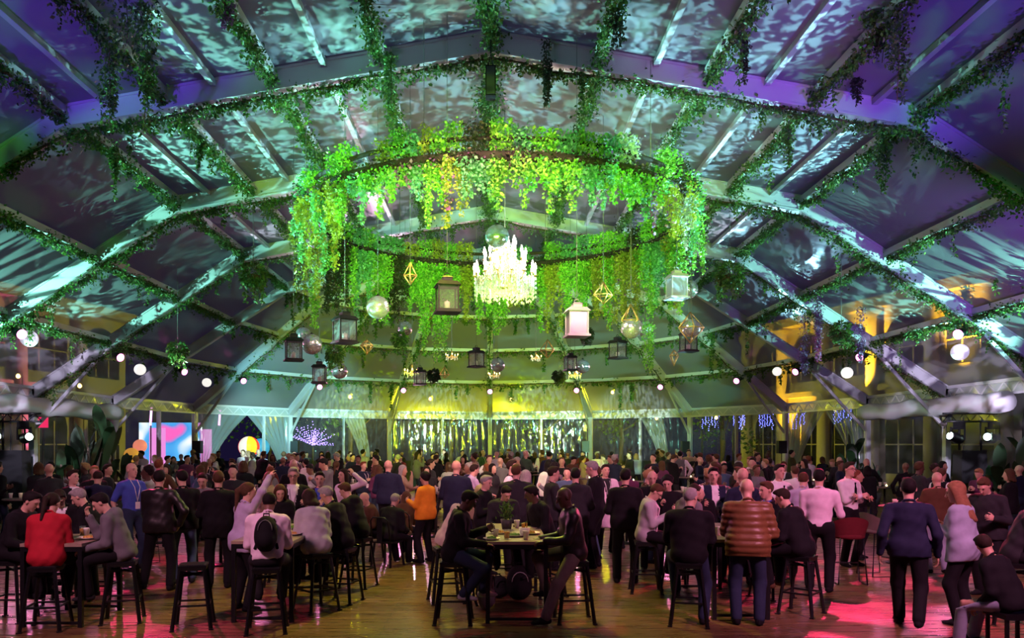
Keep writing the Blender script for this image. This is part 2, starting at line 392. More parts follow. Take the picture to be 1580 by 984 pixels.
for s, par in ((-1, wl), (1, wr)):
    for i, y in enumerate(YS[:5]):
        post(s*ER, y, s*PI/2, par)
        brace(pt(s*low(N2), None, y, -.3), Vector((s*ER, y, 2.5)), par)
        p, q = Vector((s*ER, y, EZ)), Vector((s*ER, YS[i+1], EZ))
        eave(p, q, par)
        if y > 5: wallsheet(p, q, par)
    # rolled tarpaulin under the eave
    m = MB(); V = []
    prof_ = [(.22+.05*math.sin(k*1.3)) for k in range(22)]
    y0, y1 = (20.6, DC-.3) if s > 0 else (20.6, DC-.2)
    m.tube([(s*(ER-.28), y0+(y1-y0)*k/21, EZ-.62-.03*math.sin(k*.9)) for k in range(22)], [.27+.025*math.sin(k*1.7) for k in range(22)], 14)
    m.tube([(s*(ER-.22), y1-.05, EZ-.5), (s*(ER-.2), y1, EZ-1.0), (s*(ER-.15), y1+.05, EZ-1.5)], [.16, .12, .05], 10) if s < 0 else None
    m.build('rolled_tarpaulin', TARP, par)
for i, a in enumerate(ANG):
    p = Vector((ER*math.sin(a), DC+ER*math.cos(a), 0)); post(p.x, p.y, -a, wb)
    brace(pt(low(N2), a, DC, -.3), Vector((p.x, p.y, 2.5)), wb)
    if i < 8:
        q = Vector((ER*math.sin(ANG[i+1]), DC+ER*math.cos(ANG[i+1]), 0))
        eave(p+Vector((0, 0, EZ)), q+Vector((0, 0, EZ)), wb)
        mid = p.lerp(q, .52)
        if i == 1:
            curtain(p.lerp(q, .02), mid, p.lerp(q, .10), wb); curtain(mid, p.lerp(q, .99), p.lerp(q, .93), wb)
            post(p.lerp(q, .7).x, p.lerp(q, .7).y, -a-R(11), wb, EZ-.4, .06)
        elif i == 7:
            curtain(p.lerp(q, .01), mid, p.lerp(q, .12), wb); curtain(mid, p.lerp(q, .99), p.lerp(q, .90), wb)
        else:
            post(mid.x, mid.y, -a-R(11.25), wb, EZ-.4, .10 if i in (3, 4, 5) else .07)
            wallsheet(p, mid, wb); wallsheet(mid, q, wb)
            if i in (5, 2): curtain(mid, mid.lerp(q, .45), mid.lerp(q, .5), wb)

# ------------------------------------------------------------------ outside: facades, trees, lights
STONE = mat('pale stone', (.55, .47, .36), .8, noise=.15, nscale=2)
DKWIN = mat('dark window', (.02, .02, .03), .2)
def facade(p, q, h, nb, label, name='building'):
    t = q-p; ln = t.length; e = empty(name, p, math.atan2(t.y, t.x)); tag(e, label, 'building')
    MB().box((ln/2, .4, h/2), (ln, .8, h)).build('wall', STONE, e)
    MB().box((ln/2, -.15, h-.25), (ln+.4, .9, .5)).box((ln/2, -.1, h*.52), (ln, .5, .3)).build('cornice', STONE, e)
    for k in range(nb):
        x = ln*(k+.5)/nb
        m = MB(); m.lathe([(.48, 0), (.48, .3), (.36, .45), (.33, h*.48), (.31, h*.9), (.5, h*.93), (.5, h*.95)], (x-ln/nb/2, -.35, 0), 14); m.build('column', STONE, e)
        w = ln/nb*.36
        for z0, hh in ((.6, h*.34), (h*.6, h*.26)):
            vs = [(x-w, -.02, z0), (x+w, -.02, z0)] + [(x+w*math.cos(b), -.02, z0+hh-w*.6+w*.8*math.sin(b)) for b in np.linspace(0, PI, 9)]
            n = len(vs)
            f = MB(); f.add(vs+[(v[0], .1, v[2]) for v in vs], [tuple(range(n))]+[(i+n, (i+1) % n+n, (i+1) % n, i) for i in range(n)]); w_ = f.build('window', DKWIN, e)
            g = MB()
            for gx in (-w*.35, w*.35): g.box((x+gx, -.04, z0+hh*.42), (.06, .05, hh*.8))
            g.box((x, -.04, z0+hh*.45), (2*w, .05, .06)).build('glazing_bar', STONE, w_)
    return e
facade(Vector((17.0, 52, 0)), Vector((24.5, 22, 0)), 9.5, 8, 'stone building with columns and arched windows lit amber beyond the right roof')
facade(Vector((-26, 22, 0)), Vector((-21.0, 46, 0)), 9.5, 6, 'stone building with columns lit amber and pink beyond the left roof')
for k, y in enumerate((25.5, 30, 35.5, 41, 47)):
    x = 17+7.5*(52-y)/30
    spot('amber_uplight', (x-1.5, y-.6, .3 if k == 4 else 4.3), (x+.2, y+.2, 6.0 if k == 4 else 7.6), AMBER, 9000, 44, .7)
for k, (y, c) in enumerate(((26, AMBER), (33, AMBER), (38, (1, .1, .4)))):
    x = -26+5*(y-22)/24
    spot('amber_uplight', (x+1.8, y, .3), (x-.2, y, 6), c, 3200, 36, .7)
BARK = mat('bark', (.10, .07, .05), .9, noise=.3)
def leaves_mesh(name, P, D, S, m, wid=.62):
    """one folded leaf of length S at every P pointing along D"""
    P = np.asarray(P, np.float32); D = np.asarray(D, np.float32); S = np.asarray(S, np.float32)[:, None]; n = len(P)
    D /= np.linalg.norm(D, axis=1, keepdims=True)+1e-6
    rv = RNG.normal(size=(n, 3)).astype(np.float32); X = np.cross(D, rv); X /= np.linalg.norm(X, axis=1, keepdims=True)+1e-6
    Nn = np.cross(X, D)
    V = np.stack([P, P+D*S*.45+X*S*wid*.5+Nn*S*.10, P+D*S, P+D*S*.45-X*S*wid*.5+Nn*S*.10], 1).reshape(-1, 3)
    b = (np.arange(n)*4)[:, None]; F = np.concatenate([b+[0, 1, 2], b+[0, 2, 3]], 1).reshape(-1, 3)
    return np_mesh(name, V, F, m, smooth=False)
def tree(x, y, h, rc, label, n=2600, group=None):
    e = tag(empty('tree', (x, y, -.1)), label, 'tree', group)
    m = MB(); m.tube([(0, 0, 0), (.05, 0, h*.3), (0, .1, h*.55), (.1, 0, h*.8)], [.22, .17, .12, .04], 9)
    for k in range(6):
        a = k*1.05+random.random(); z = h*(.35+.08*k); m.tube([(0, 0, z), (rc*.4*math.cos(a), rc*.4*math.sin(a), z+.5), (rc*.75*math.cos(a), rc*.75*math.sin(a), z+1.1)], [.08, .05, .02], 6)
    m.build('trunk', BARK, e)
    C = RNG.normal(size=(28, 3))*[rc*.45, rc*.45, h*.16]+[0, 0, h*.68]
    P = C[RNG.integers(0, 28, n)]+RNG.normal(size=(n, 3))*rc*.20
    D = RNG.normal(size=(n, 3))+[0, 0, -.4]
    tag(put('foliage', leaves_mesh('foliage', P, D, RNG.uniform(.16, .34, n), IVY), e), kind='stuff')
    return e
where = ['behind the second clear wall panel', 'behind the white post left of centre', 'behind the centre of the clear back wall', 'right of the centre wall post', 'behind the post right of centre', 'beyond the right clear panels']
for k, (x, y, h, rc) in enumerate(((-14.5, 52.5, 9, 2.4), (-8.4, 47.8, 8, 2.0), (-2.6, 53, 9.5, 2.4), (3.0, 47.5, 8, 2.0), (8.6, 52.5, 8.5, 2.2), (13.8, 47.5, 7.5, 1.9))):
    tree(x, y, h, rc, 'leafy tree in yellow green light '+where[k])
for x in (-5.5, 0, 5):
    spot('garden_green', (x, 43.6, .3), (x*1.2, 49, 5), (.5, .9, .1), 700, 80, .8, .3)
# warm festoon bulbs outside the back wall
FEST = emis('warm bulb', (1, .55, .12), 22); SOCK = mat('bulb socket', (.02, .02, .02), .6)
for k, (px, py) in enumerate(((540, 612), (664, 615), (789, 616), (945, 605), (845, 640), (853, 640), (700, 645), (902, 643), (1105, 644), (1013, 645), (123, 595), (28, 580))):
    d = 44.5 if 400 < px < 1150 else 34
    if k < 4:
        d = 42.4; l_ = bpy.data.lights.new('bulb_glow', 'POINT'); l_.energy = 1400; l_.color = (.80, .80, .004); l_.shadow_soft_size = .12; lo_ = bpy.data.objects.new('bulb_glow', l_); COL.objects.link(lo_); lo_.location = W(px, py, d)+Vector((0, .2, 0))
    p = W(px, py, d); e = empty('outdoor_bulb', p); tag(e, ['warm lamp outside the back wall, '+['above the violet LED glints','left of the centre post above the eave','right of the centre post above the eave','right, above the eave','left lamp of a pair under the eave','right lamp of a pair under the eave','under the eave left of centre','under the eave right of the pair','by the amber arch','by the sparkling curtain','',''][k], 'amber lamp beyond the left roof, '+['upper','lower'][k % 2]][px < 200], 'lamp', ['lamps beyond the back of the tent', 'lamps beyond the left roof'][px < 200])
    MB().lathe([(.01, -.1), (.07, -.06), (.085, 0), (.05, .07), (.03, .09)], n=10).build('bulb', FEST, e)
    MB().lathe([(.035, .09), (.035, .17)], n=8).tube([(0, 0, .17), (.09, 0, .2), (.12, .1, .1), (.12, .12, -p.z-.1)], .02, 5).build('mast', SOCK, e)
# ------------------------------------------------------------------ ivy garlands on rafters and purlins
def resample(pts, step):
    pts = [np.array(p, float) for p in pts]; out = []
    for a, b in zip(pts, pts[1:]):
        n = max(1, int(np.linalg.norm(b-a)/step)); out += [a+(b-a)*k/n for k in range(n)]
    return np.array(out+[pts[-1]])
def strand_leaves(p, ln, rad, dens, size, taper=True):
    n = max(6, int(ln*dens)); t = RNG.random(n); rr = rad*(1-.6*t if taper else 1)
    P = np.stack([RNG.normal(size=n)*rr, RNG.normal(size=n)*rr, -t*ln], 1)+p
    D = np.stack([RNG.normal(size=n)*.7, RNG.normal(size=n)*.7, -.7+RNG.normal(size=n)*.4], 1)
    return P, D, RNG.uniform(.7, 1.3, n)*size
def garland(path, label, dens=55, rad=.12, strands=1.2, slen=.45, size=.085, leaf=IVY, extra=(), group=None):
    e = tag(empty('ivy_garland', Vector(path[0])), label, 'garland', group); o = np.array(path[0], float)
    Q = resample(path, .5); Q2 = Q-o
    Q2[1:-1] += RNG.normal(size=(len(Q2)-2, 3))*.03
    MB().tube(Q2, .022, 5).build('stem', STEM, e)
    L = sum(np.linalg.norm(b-a) for a, b in zip(Q, Q[1:])); n = int(L*dens)
    i = RNG.integers(0, len(Q)-1, n); u = RNG.random(n)[:, None]; clump = .55+.45*np.sin(i*1.7+RNG.random()*6)
    P = Q2[i]*(1-u)+Q2[i+1]*u+RNG.normal(size=(n, 3))*rad*(.5+clump[:, None])*[1, 1, .9]-[0, 0, rad*.5]
    D = RNG.normal(size=(n, 3))+[0, 0, -.6]; S = RNG.uniform(.7, 1.35, n)*size
    A = [(P, D, S)]
    for k in range(int(L*strands)):
        j = RNG.integers(0, len(Q)); A.append(strand_leaves(Q2[j]-[0, 0, .05], min(1.3, RNG.exponential(slen)+.12), .045, 90, size))
    for (pp, ln, rr, dn) in extra: A.append(strand_leaves(np.array(pp, float)-o, ln, rr, dn, size))
    P, D, S = [np.concatenate([a[k] for a in A]) for k in range(3)]
    tag(put('foliage', leaves_mesh('foliage', P, D, S, leaf), e), kind='stuff')
    return e
ORD = ['nearest overhead', 'first full', 'second', 'third', 'fourth']
for i, y in enumerate(YS[1:5]):
    for s, sd in ((-1, 'left'), (1, 'right')):
        z = -.44
        garland([pt(0, None, y, z), pt(s*KR, None, y, z), pt(s*low(.97), None, y, z)], 'ivy garland along the lower edge of the %s roof arch, %s half' % (['nearest', 'second', 'third', 'fourth'][i], sd),
                380 if i < 3 else 200, .07, 1.5, .22, .07)
for s, sd in ((0, ''), (-1, 'left'), (1, 'right')):
    for k, r in enumerate(GAR[1:]+LOW if s else [0]):
        nm = 'the ridge of the roof' if not s else '%s %s slope' % (['the upper purlin nearest the ridge on the', 'the second upper purlin from the ridge on the', 'the third upper purlin from the ridge on the', 'the bend in the roof on the', 'the upper purlin of the steep side on the', 'the lower purlin of the steep side on the'][k], sd)
        garland([pt(s*r, None, YS[0]+1.0, -.22), pt(s*r, None, DC, -.22)], 'ivy garland hanging along '+nm, 620 if not s else 360, .10 if not s else .065, .8, .30 if k < 3 else .34, .068)
for k, r in enumerate(LOW):
    garland([pt(r, a, DC, -.22) for a in ANG], 'ivy garland round the curved end of the tent, '+['at the bend in the roof', 'middle row', 'lowest row above the eave'][k], 70, .09, 1.5, .28, .11)
for i, a in enumerate(ANG[1:-1]):
    garland([pt(1.2, a, DC, -.44), pt(KR, a, DC, -.44), pt(low(.6), a, DC, -.44)], 'ivy garland under roof rib %s of the curved end, counted from the left' % ['one', 'two', 'three', 'four', 'five', 'six', 'seven'][i], 60, .10, .8, .3, .11)
# heavy single tufts of trailing greenery
def tuft(px, y0, y1, d, rad, label, leaf=IVY, dens=420, size=.06):
    top = W(px, y0, d); ln = (y1-y0)*d/FPX; z = roofz(top.x, top.y)-.15
    e = tag(empty('trailing_ivy', top), label, 'trailing plant')
    MB().tube([(0, 0, max(.05, z-top.z)), (0, 0, 0), (.02, 0, -ln*.6), (0, .02, -ln*.95)], .006, 5).build('stem', STEM, e)
    A = [strand_leaves(np.zeros(3)+[random.uniform(-rad, rad)*.7, random.uniform(-rad, rad)*.7, 0], ln*random.uniform(.6, 1), rad*.5, dens*.4, size) for _ in range(4)]
    if z > top.z+.1: A.append(strand_leaves(np.array([0, 0, z-top.z]), z-top.z+.05, rad*.7, dens*.5, size, False))
    P, D, S = [np.concatenate([a[k] for a in A]) for k in range(3)]
    tag(put('foliage', leaves_mesh('foliage', P, D, S, leaf), e), kind='stuff')
for a in ((168, 40, 205, 11.4, .15, 'long thick bunch of ivy hanging at the top left under the violet roof'),
          (222, 0, 205, 11.2, .18, 'longest shaggy bunch of ivy hanging beside the top left bunch'),
          (195, 0, 70, 11.2, .30, 'bushy mass of ivy above the two long bunches at top left'),
          (348, 0, 45, 11.4, .10, 'short mauve wisteria spray hanging by the top edge left of centre', FLOWER),
          (1340, -10, 60, 11.4, .22, 'bushy ivy clump hanging by the top edge at right'),
          (1385, 0, 165, 11.2, .16, 'long bright tipped bunch of ivy hanging at the top right'),
          (1362, 20, 100, 11.5, .10, 'thin dark ivy spray beside the long bunch at top right', DRYLEAF),
          (1322, 110, 165, 13.2, .07, 'small dry spray hanging below the nearest arch at right', DRYLEAF),
          (1366, 190, 300, 14.5, .12, 'ivy bunch hanging under the right bend of the nearest arch'),
          (1216, 195, 260, 14.5, .08, 'bright ivy spray hanging right of the floral ring'),
          (603, 80, 165, 13.4, .09, 'ivy spray hanging under the nearest arch left of the ridge'),
          (176, 225, 280, 15.0, .08, 'ivy spray below the left bend of the nearest arch'),
          (308, 190, 262, 15.5, .07, 'thin bright ivy spray above the second arch at left'),
          (843, 90, 170, 13.4, .06, 'thin dark ivy spray under the nearest arch right of the ridge', DRYLEAF),
          (955, 20, 80, 12.0, .10, 'wisteria spray hanging from the roof right of the ridge', DRYLEAF),
          (1150, 50, 130, 12.4, .08, 'thin dark spray under the roof right of centre', DRYLEAF),
          (1262, 480, 575, 22.5, .10, 'pink flowering spray hanging at the lower right purlin', FLOWER),
          (1242, 540, 580, 24.0, .12, 'pale flowering bunch right of the curved end', FLOWER),
          (1328, 525, 560, 22.0, .10, 'pink flowering bunch beside a stage light at right', FLOWER),
          (485, 420, 505, 17.5, .10, 'yellow green vine hanging from the left edge of the floral ring', RINGLEAF),
          (1000, 500, 575, 20.5, .12, 'bright ivy bunch hanging right of the mirror balls', RINGLEAF),
          (1490, 440, 505, 19.0, .12, 'bright ivy bunch at the lower right purlin', IVY)):
    tuft(*a)
def basket(px, py, d, r, label, leaf=IVY):
    c = W(px, py, d); z = roofz(c.x, c.y)-.1
    e = tag(empty('hanging_basket', c), label, 'hanging plant')
    MB().tube([(0, 0, 0), (0, 0, z-c.z)], .006, 5).build('cord', CORD, e)
    MB().lathe([(.02, -r*.5), (r*.45, -r*.3), (r*.5, 0), (.03, r*.15)], n=12).build('moss_ball', STEM, e)
    n = 420; D = RNG.normal(size=(n, 3)); D /= np.linalg.norm(D, axis=1, keepdims=True); P = D*r*RNG.uniform(.5, 1.0, n)[:, None]*[1, 1, .9]
    A = [(P, D+[0, 0, -.7], RNG.uniform(.07, .12, n))]+[strand_leaves(np.array([r*.7*math.cos(k), r*.7*math.sin(k), -r*.2]), r*random.uniform(.8, 1.8), .05, 60, .09) for k in range(10)]
    P, D, S = [np.concatenate([a[k] for a in A]) for k in range(3)]
    tag(put('foliage', leaves_mesh('foliage', P, D, S, leaf), e), kind='stuff')
for a in ((391, 425, 19, .32, 'round hanging basket of ivy left of the floral ring'), (274, 540, 22, .26, 'round hanging basket of ivy above the left white globes'),
          (1126, 425, 18.5, .30, 'loose hanging basket of ivy right of the floral ring'), (617, 522, 20, .18, 'small round plant ball hanging below the mirror ball left of centre'), (669, 578, 24, .16, 'small plant ball beside a lantern low in the middle', DRYLEAF),
          (862, 580, 25, .16, 'small dark plant ball hanging low right of the centre post', DRYLEAF), (905, 515, 22, .16, 'dark plant ball behind the white lantern', DRYLEAF),
          (517, 545, 19, .20, 'leafy plant ball above the low mirror ball at left'), (1298, 510, 20, .24, 'ivy plant ball near the right lower purlin'), (1560, 390, 17, .42, 'large dark bushy plant ball at the right edge')):
    basket(*a)

# ------------------------------------------------------------------ the floral ring
RC = Vector((.17, 16.4, 6.60)); RR = 3.85
def ring():
    e = tag(empty('floral_ring', RC), 'huge round hoop covered in bright green leaves and hanging vines', 'floral ring')
    n = 96; m = MB(); pts = [(RR*math.cos(2*PI*k/n), RR*math.sin(2*PI*k/n), 0) for k in range(n+1)]
    m.tube(pts, .085, 8); m.tube([(p[0]*1.0, p[1]*1.0, .28) for p in pts], .04, 6); m.build('hoop', mat('bark wrapped hoop', (.014, .009, .009), .9, noise=.4), e)
    for k in range(6):
        a = k*PI/3+.2; p = Vector((RR*math.cos(a), RR*math.sin(a), .28)); w = p+RC
        MB().tube([p, (p.x, p.y, roofz(w.x, w.y)-.15-RC.z)], .006, 5).build('suspension_cable', CORD, e)
    Q = {'bright': [], 'fern': [], 'olive': [], 'pale': [], 'dark': [], 'flower': []}
    a = 0
    while a < 2*PI:
        w = random.uniform(.05, .13)
        kind = random.choices(['bright', 'fern', 'olive', 'pale', 'dark', 'none'], [.46, .17, .08, .03, .13, .13])[0]
        if kind != 'none':
            k = int(w*5200)
            # block of leaves above the hoop
            aa = a+RNG.random(k)*w; rr = RR+RNG.normal(size=k)*.10
            P = np.stack([rr*np.cos(aa), rr*np.sin(aa), .10+RNG.random(k)*random.uniform(.28, .50)], 1)
            out = np.stack([np.cos(aa), np.sin(aa), np.zeros(k)], 1)*RNG.choice([-1, 1], k)[:, None]
            Q[kind].append((P, out*.8+RNG.normal(size=(k, 3))*.5+[0, 0, -.3], RNG.uniform(.04, .075, k)))
        # hanging skirt
        kind = random.choices(['bright', 'fern', 'olive', 'pale', 'dark'], [.42, .13, .30, .03, .12])[0]
        for _ in range(int(w/(.011 if math.sin(a) < .1 else .0062))):
            b = a+random.random()*w; r = RR+random.gauss(0, .14); ln = min(1.1, .24+random.expovariate(3.4))*(1.0+.55*max(0, abs(math.cos(b))-.45)+.55*max(0, math.sin(b)))*(1.5 if math.sin(b*5.0+1)*math.sin(b*2.3) > .55 else 1)*(.72 if math.sin(b) < -.35 else 1)
            Q[kind].append(strand_leaves(np.array([r*math.cos(b), r*math.sin(b), -.05]), ln, .06, 170, .06))
        a += w
    k = 5200; aa = RNG.random(k)*2*PI; tt = RNG.random(k)*2*PI; rr = RR+np.cos(tt)*RNG.uniform(.085, .15, k)
    Q['dark'].append((np.stack([rr*np.cos(aa), rr*np.sin(aa), np.sin(tt)*RNG.uniform(.085, .17, k)], 1), RNG.normal(size=(k, 3)), RNG.uniform(.04, .08, k)))
    k = 900; aa = RNG.random(k)*2*PI; rr = RR+RNG.normal(size=k)*.10
    Q['flower'].append((np.stack([rr*np.cos(aa), rr*np.sin(aa), RNG.normal(size=k)*.09], 1), RNG.normal(size=(k, 3)), RNG.uniform(.04, .08, k)))
    for k in range(34):
        b = random.random()*2*PI; r = RR+.1; Q['flower'].append(strand_leaves(np.array([r*math.cos(b), r*math.sin(b), 0]), random.uniform(.4, 1.0), .05, 60, .07))
    for kd, m, nm in (('bright', RINGLEAF, 'bright_foliage'), ('fern', FERN, 'fern_foliage'), ('olive', OLIVE, 'olive_foliage'), ('pale', PALE, 'silver_foliage'), ('dark', DRYLEAF, 'dark_foliage'), ('flower', FLOWER, 'flower_sprays')):
        P, D, S = [np.concatenate([q[j] for q in Q[kd]]) for j in range(3)]
        tag(put(nm, leaves_mesh(nm, P, D, S, m, .75), e), {'bright': None, 'fern': 'blue green ferny leaves', 'olive': 'yellow green trailing leaves', 'pale': 'silver green ferny leaves', 'dark': 'dark dry looking leaves', 'flower': 'mauve flowers along the hoop'}[kd], kind='stuff')
ring()

# ------------------------------------------------------------------ chandeliers
BULB = emis('candle bulb', (1, .86, .52), 90); BULBS = emis('small candle bulb', (1, .72, .16), 30)
CRYS = mat('cut crystal', (.95, .95, .9), .08, 0, spec=.9)
_n = CRYS.node_tree; _b = _n.nodes['Principled BSDF']; _b.inputs['Transmission Weight'].default_value = .15
def chandelier(c, w, h, label, arms, bulb, beads, energy, group=None):
    c = Vector(c); z = roofz(c.x, c.y)-.15
    e = tag(empty('chandelier', c), label, 'chandelier', group)
    MB().tube([(0, 0, h*.5), (0, 0, z-c.z)], .008, 5).build('chain', CORD, e)
    MB().lathe([(.02, h*.5), (w*.05, h*.4), (w*.03, h*.2), (w*.10, -h*.02), (w*.06, -h*.18), (w*.09, -h*.25), (.01, -h*.32)], n=12).build('stem', GOLD, e)
    tiers = ((.50, -.12, arms), (.34, .12, max(4, arms-3)), (.18, .30, max(3, arms//2))) if arms > 5 else ((.48, -.05, arms),)
    for fr, fz, na in tiers:
        for k in range(na):
            a = 2*PI*k/na+fz*4; r = w*fr; u = Vector((math.cos(a), math.sin(a), 0))
            ar = MB(); ar.tube([u*.03+Vector((0, 0, h*fz)), u*r*.5+Vector((0, 0, h*(fz-.10))), u*r*.9+Vector((0, 0, h*(fz-.06))), u*r+Vector((0, 0, h*(fz+.03)))], .012, 6)
            ar.lathe([(.012, 0), (w*.035, .02), (w*.03, .03)], u*r+Vector((0, 0, h*(fz+.03))), 8)
            A = ar.build('arm', GOLD, e)
            MB().lathe([(.012, 0), (.012, h*.08), (w*.022+.004, h*.11), (w*.018, h*.15), (.003, h*.20)], u*r+Vector((0, 0, h*(fz+.05))), 8).build('candle_bulb', bulb, A)
    m = MB()
    for fr, fz, na in tiers:
        for k in range(beads):
            a = 2*PI*k/beads; r = w*fr*random.uniform(.55, 1.02); ln = h*random.uniform(.12, .34)
            for j in range(5):
                s = .017*(w/.9 if w > .5 else .6); zz = h*(fz-.02)-ln*j/4; x, y = r*math.cos(a), r*math.sin(a)
                m.add([(x, y, zz+s*1.5), (x+s, y, zz), (x, y+s, zz), (x-s, y, zz), (x, y-s, zz), (x, y, zz-s*1.8)], [(0,1,2),(0,2,3),(0,3,4),(0,4,1),(5,2,1),(5,3,2),(5,4,3),(5,1,4)])
    tag(m.build('crystal_drops', CRYS, e), kind='stuff')
    l = bpy.data.lights.new('chandelier_light', 'POINT'); l.energy = energy; l.color = (1, .84, .5); l.shadow_soft_size = w*.45
    lo = bpy.data.objects.new('chandelier_light', l); COL.objects.link(lo); lo.location = c-Vector((0, 0, h*.05))
chandelier(W(779, 418, 16.4), 1.25, 1.28, 'large crystal chandelier glowing white in the middle of the floral ring', 14, BULB, 220, 600)
for px, py, d, w, lb in ((697, 549, 26, .42, 'small lit candle chandelier hanging left of the centre lantern'), (636, 573, 25, .5, 'small gilt chandelier behind the low lantern left of centre'),
                         (827, 551, 26, .36, 'small lit chandelier beside a wire diamond right of centre'), (762, 578, 26, .40, 'small bright chandelier just under the centre mirror ball'), (887, 577, 25, .42, 'small lit chandelier below the low right lantern')):
    chandelier(W(px, py, d), w, w*.9, lb, 5, BULBS, 14, 14, 'small chandeliers')

# ------------------------------------------------------------------ lanterns, mirror balls, wire shapes, globes
def lantern_proto(m, pane):
    """unit lantern 1 m high, .52 m wide, origin at its middle"""
    e = empty('lantern', (0, 0, 0)); w, h = .50, .62
    f = MB()
    for sx in (-1, 1):
        for sy in (-1, 1): f.box((sx*w/2, sy*w/2, -.14), (.035, .035, h))
    for z in (-.14-h/2, -.14+h/2): f.box((0, 0, z), (w+.06, w+.06, .04))
    f.build('frame', m, e)
    MB().box((0, 0, -.14-h/2-.04), (w+.14, w+.14, .05)).build('base', m, e)
    r = MB(); r.box((0, 0, .23), (w+.14, w+.14, .11), taper=.72); r.box((0, 0, .335), (w*.5, w*.5, .11)); r.box((0, 0, .41), (w*.56, w*.56, .04), taper=.6); r.build('roof', m, e)
    h_ = MB(); h_.tube([(.07*math.cos(a), 0, .46+.06*math.sin(a)) for a in np.linspace(-.5, PI+.5, 10)], .012, 5); h_.build('handle', m, e)
    for a in range(4):
        v = Vector((math.cos(a*PI/2), math.sin(a*PI/2), 0)); u = Vector((-v.y, v.x, 0)); c = v*(w/2-.01)+Vector((0, 0, -.14))
        q = MB(); q.bar(c-u*(w/2-.02), c+u*(w/2-.02), .008, h-.03); q.build('glass_pane', pane, e)
    MB().lathe([(.075, -.44), (.075, -.22), (.02, -.21), (.006, -.17)], n=12).build('candle', WAX, e)
    return e
FROST = vinyl('frosted lantern glass', .40, .08, (.55, .60, .62), 0, 1, rough=.2)
PR = {0: lantern_proto(LANTERN, GLASS), 1: lantern_proto(mat('white lantern paint', (.42, .44, .48), .4), FROST)}
first = {0: True, 1: True}
LANT = [(690, 452, 12.7, .62, 0, 12, 'large black lantern hanging just left of the bright chandelier'), (532, 503, 15.0, .64, 0, 35, 'large black lantern hanging left of the biggest mirror ball'),
        (453, 534, 16.5, .60, 0, 20, 'black lantern with lilac sheen hanging beside two mirror balls at left'), (493, 573, 19.5, .58, 0, 5, 'low black lantern hanging above a pink stage light at left'),
        (648, 579, 22, .52, 0, 20, 'small low black lantern hanging in front of a gilt chandelier'), (735, 550, 21, .56, 0, 40, 'black lantern hanging left of the centre mirror ball'),
        (890, 491, 13.2, .60, 1, 8, 'white lantern with slotted roof hanging right of the chandelier'), (1044, 437, 15.5, .60, 1, 10, 'white lantern hanging at the right edge of the floral ring'),
        (953, 535, 19, .56, 0, 35, 'black lantern hanging below the right pair of mirror balls'), (880, 557, 22, .52, 0, 15, 'small black lantern beside the low right mirror ball'),
        (1062, 523, 19, .60, 0, 12, 'black lantern hanging under the caged mirror ball at right')]
for px, py, d, h, k, rot, lb in LANT:
    c = W(px, py, d); e = PR[k] if first[k] else dup(PR[k]); first[k] = False
    e.location = c; e.scale = (h,)*3; e.rotation_euler = (0, 0, R(rot)); tag(e, lb, 'lantern', 'hanging lanterns')
    z = (roofz(c.x, c.y)-.15-c.z)/h
    MB().tube([(0, 0, .50), (0, 0, z)], .005/h, 5).build('cord', CORD, e)
def ball_proto():
    e = empty('mirror_ball'); nu, nv = 30, 18; m = MB(); r = .5
    P = lambda i, j: (r*math.sin(PI*j/nv)*math.cos(2*PI*i/nu), r*math.sin(PI*j/nv)*math.sin(2*PI*i/nu), r*math.cos(PI*j/nv))
    for j in range(nv):
        for i in range(nu):
            q = [P(i, j), P(i+1, j), P(i+1, j+1), P(i, j+1)]
            if j == 0: q = [q[0], q[2], q[3]]
            elif j == nv-1: q = q[:3]
            m.add(q, [tuple(range(len(q)-1, -1, -1))])
    m.build('mirrored_sphere', MIRROR, e)
    MB().lathe([(.09, .47), (.09, .52), (.04, .53), (.03, .58)], n=10).build('cap', SATIN, e)
    return e
bp_ = ball_proto(); ft = True
for px, py, d, dm, lb in ((767, 365, 15.4, .46, 'mirror ball hanging right above the bright chandelier'), (583, 474, 15.6, .45, 'largest mirror ball, hanging left of centre below the ring'),
                          (625, 507, 22, .40, 'mirror ball hanging over a small plant ball left of centre'), (481, 531, 17.5, .45, 'front mirror ball of the pair at the left lantern'), (468, 516, 20, .38, 'rear mirror ball half hidden behind the left pair'),
                          (524, 572, 22, .44, 'low mirror ball hanging under the left plant ball'), (768, 563, 24, .43, 'mirror ball above the small bright chandelier in the centre'), (974, 506, 17, .45, 'front mirror ball of the violet pair right of centre'),
                          (993, 507, 21, .41, 'rear mirror ball of the violet pair right of centre'), (899, 565, 24, .43, 'low mirror ball beside the small black lantern at right'), (1067, 506, 18, .42, 'mirror ball inside a gold wire cage at right'), (1062, 446, 19, .46, 'mirror ball half hidden behind the white lantern at the ring')):
    c = W(px, py, d); e = bp_ if ft else dup(bp_); ft = False
    e.location = c; e.scale = (dm,)*3; e.rotation_euler = (0, 0, random.random()*6); tag(e, lb, 'mirror ball', 'hanging mirror balls')
    MB().tube([(0, 0, .58), (0, 0, (roofz(c.x, c.y)-.15-c.z)/dm)], .005/dm, 5).build('cord', CORD, e)
def wireform(px, py, d, r, up, dn, n, label):
    c = W(px, py, d); e = tag(empty('wire_diamond', c, random.random()), label, 'wire ornament', 'gold wire diamonds')
    P = [Vector((r*math.cos(2*PI*k/n), r*math.sin(2*PI*k/n), 0)) for k in range(n)]; m = MB()
    for k in range(n):
        for q in (P[(k+1) % n], Vector((0, 0, up)), Vector((0, 0, -dn))): m.tube([P[k], q], .012, 5)
    m.build('wire_frame', GOLD, e)
    MB().tube([(0, 0, up), (0, 0, roofz(c.x, c.y)-.15-c.z)], .005, 4).build('cord', CORD, e)
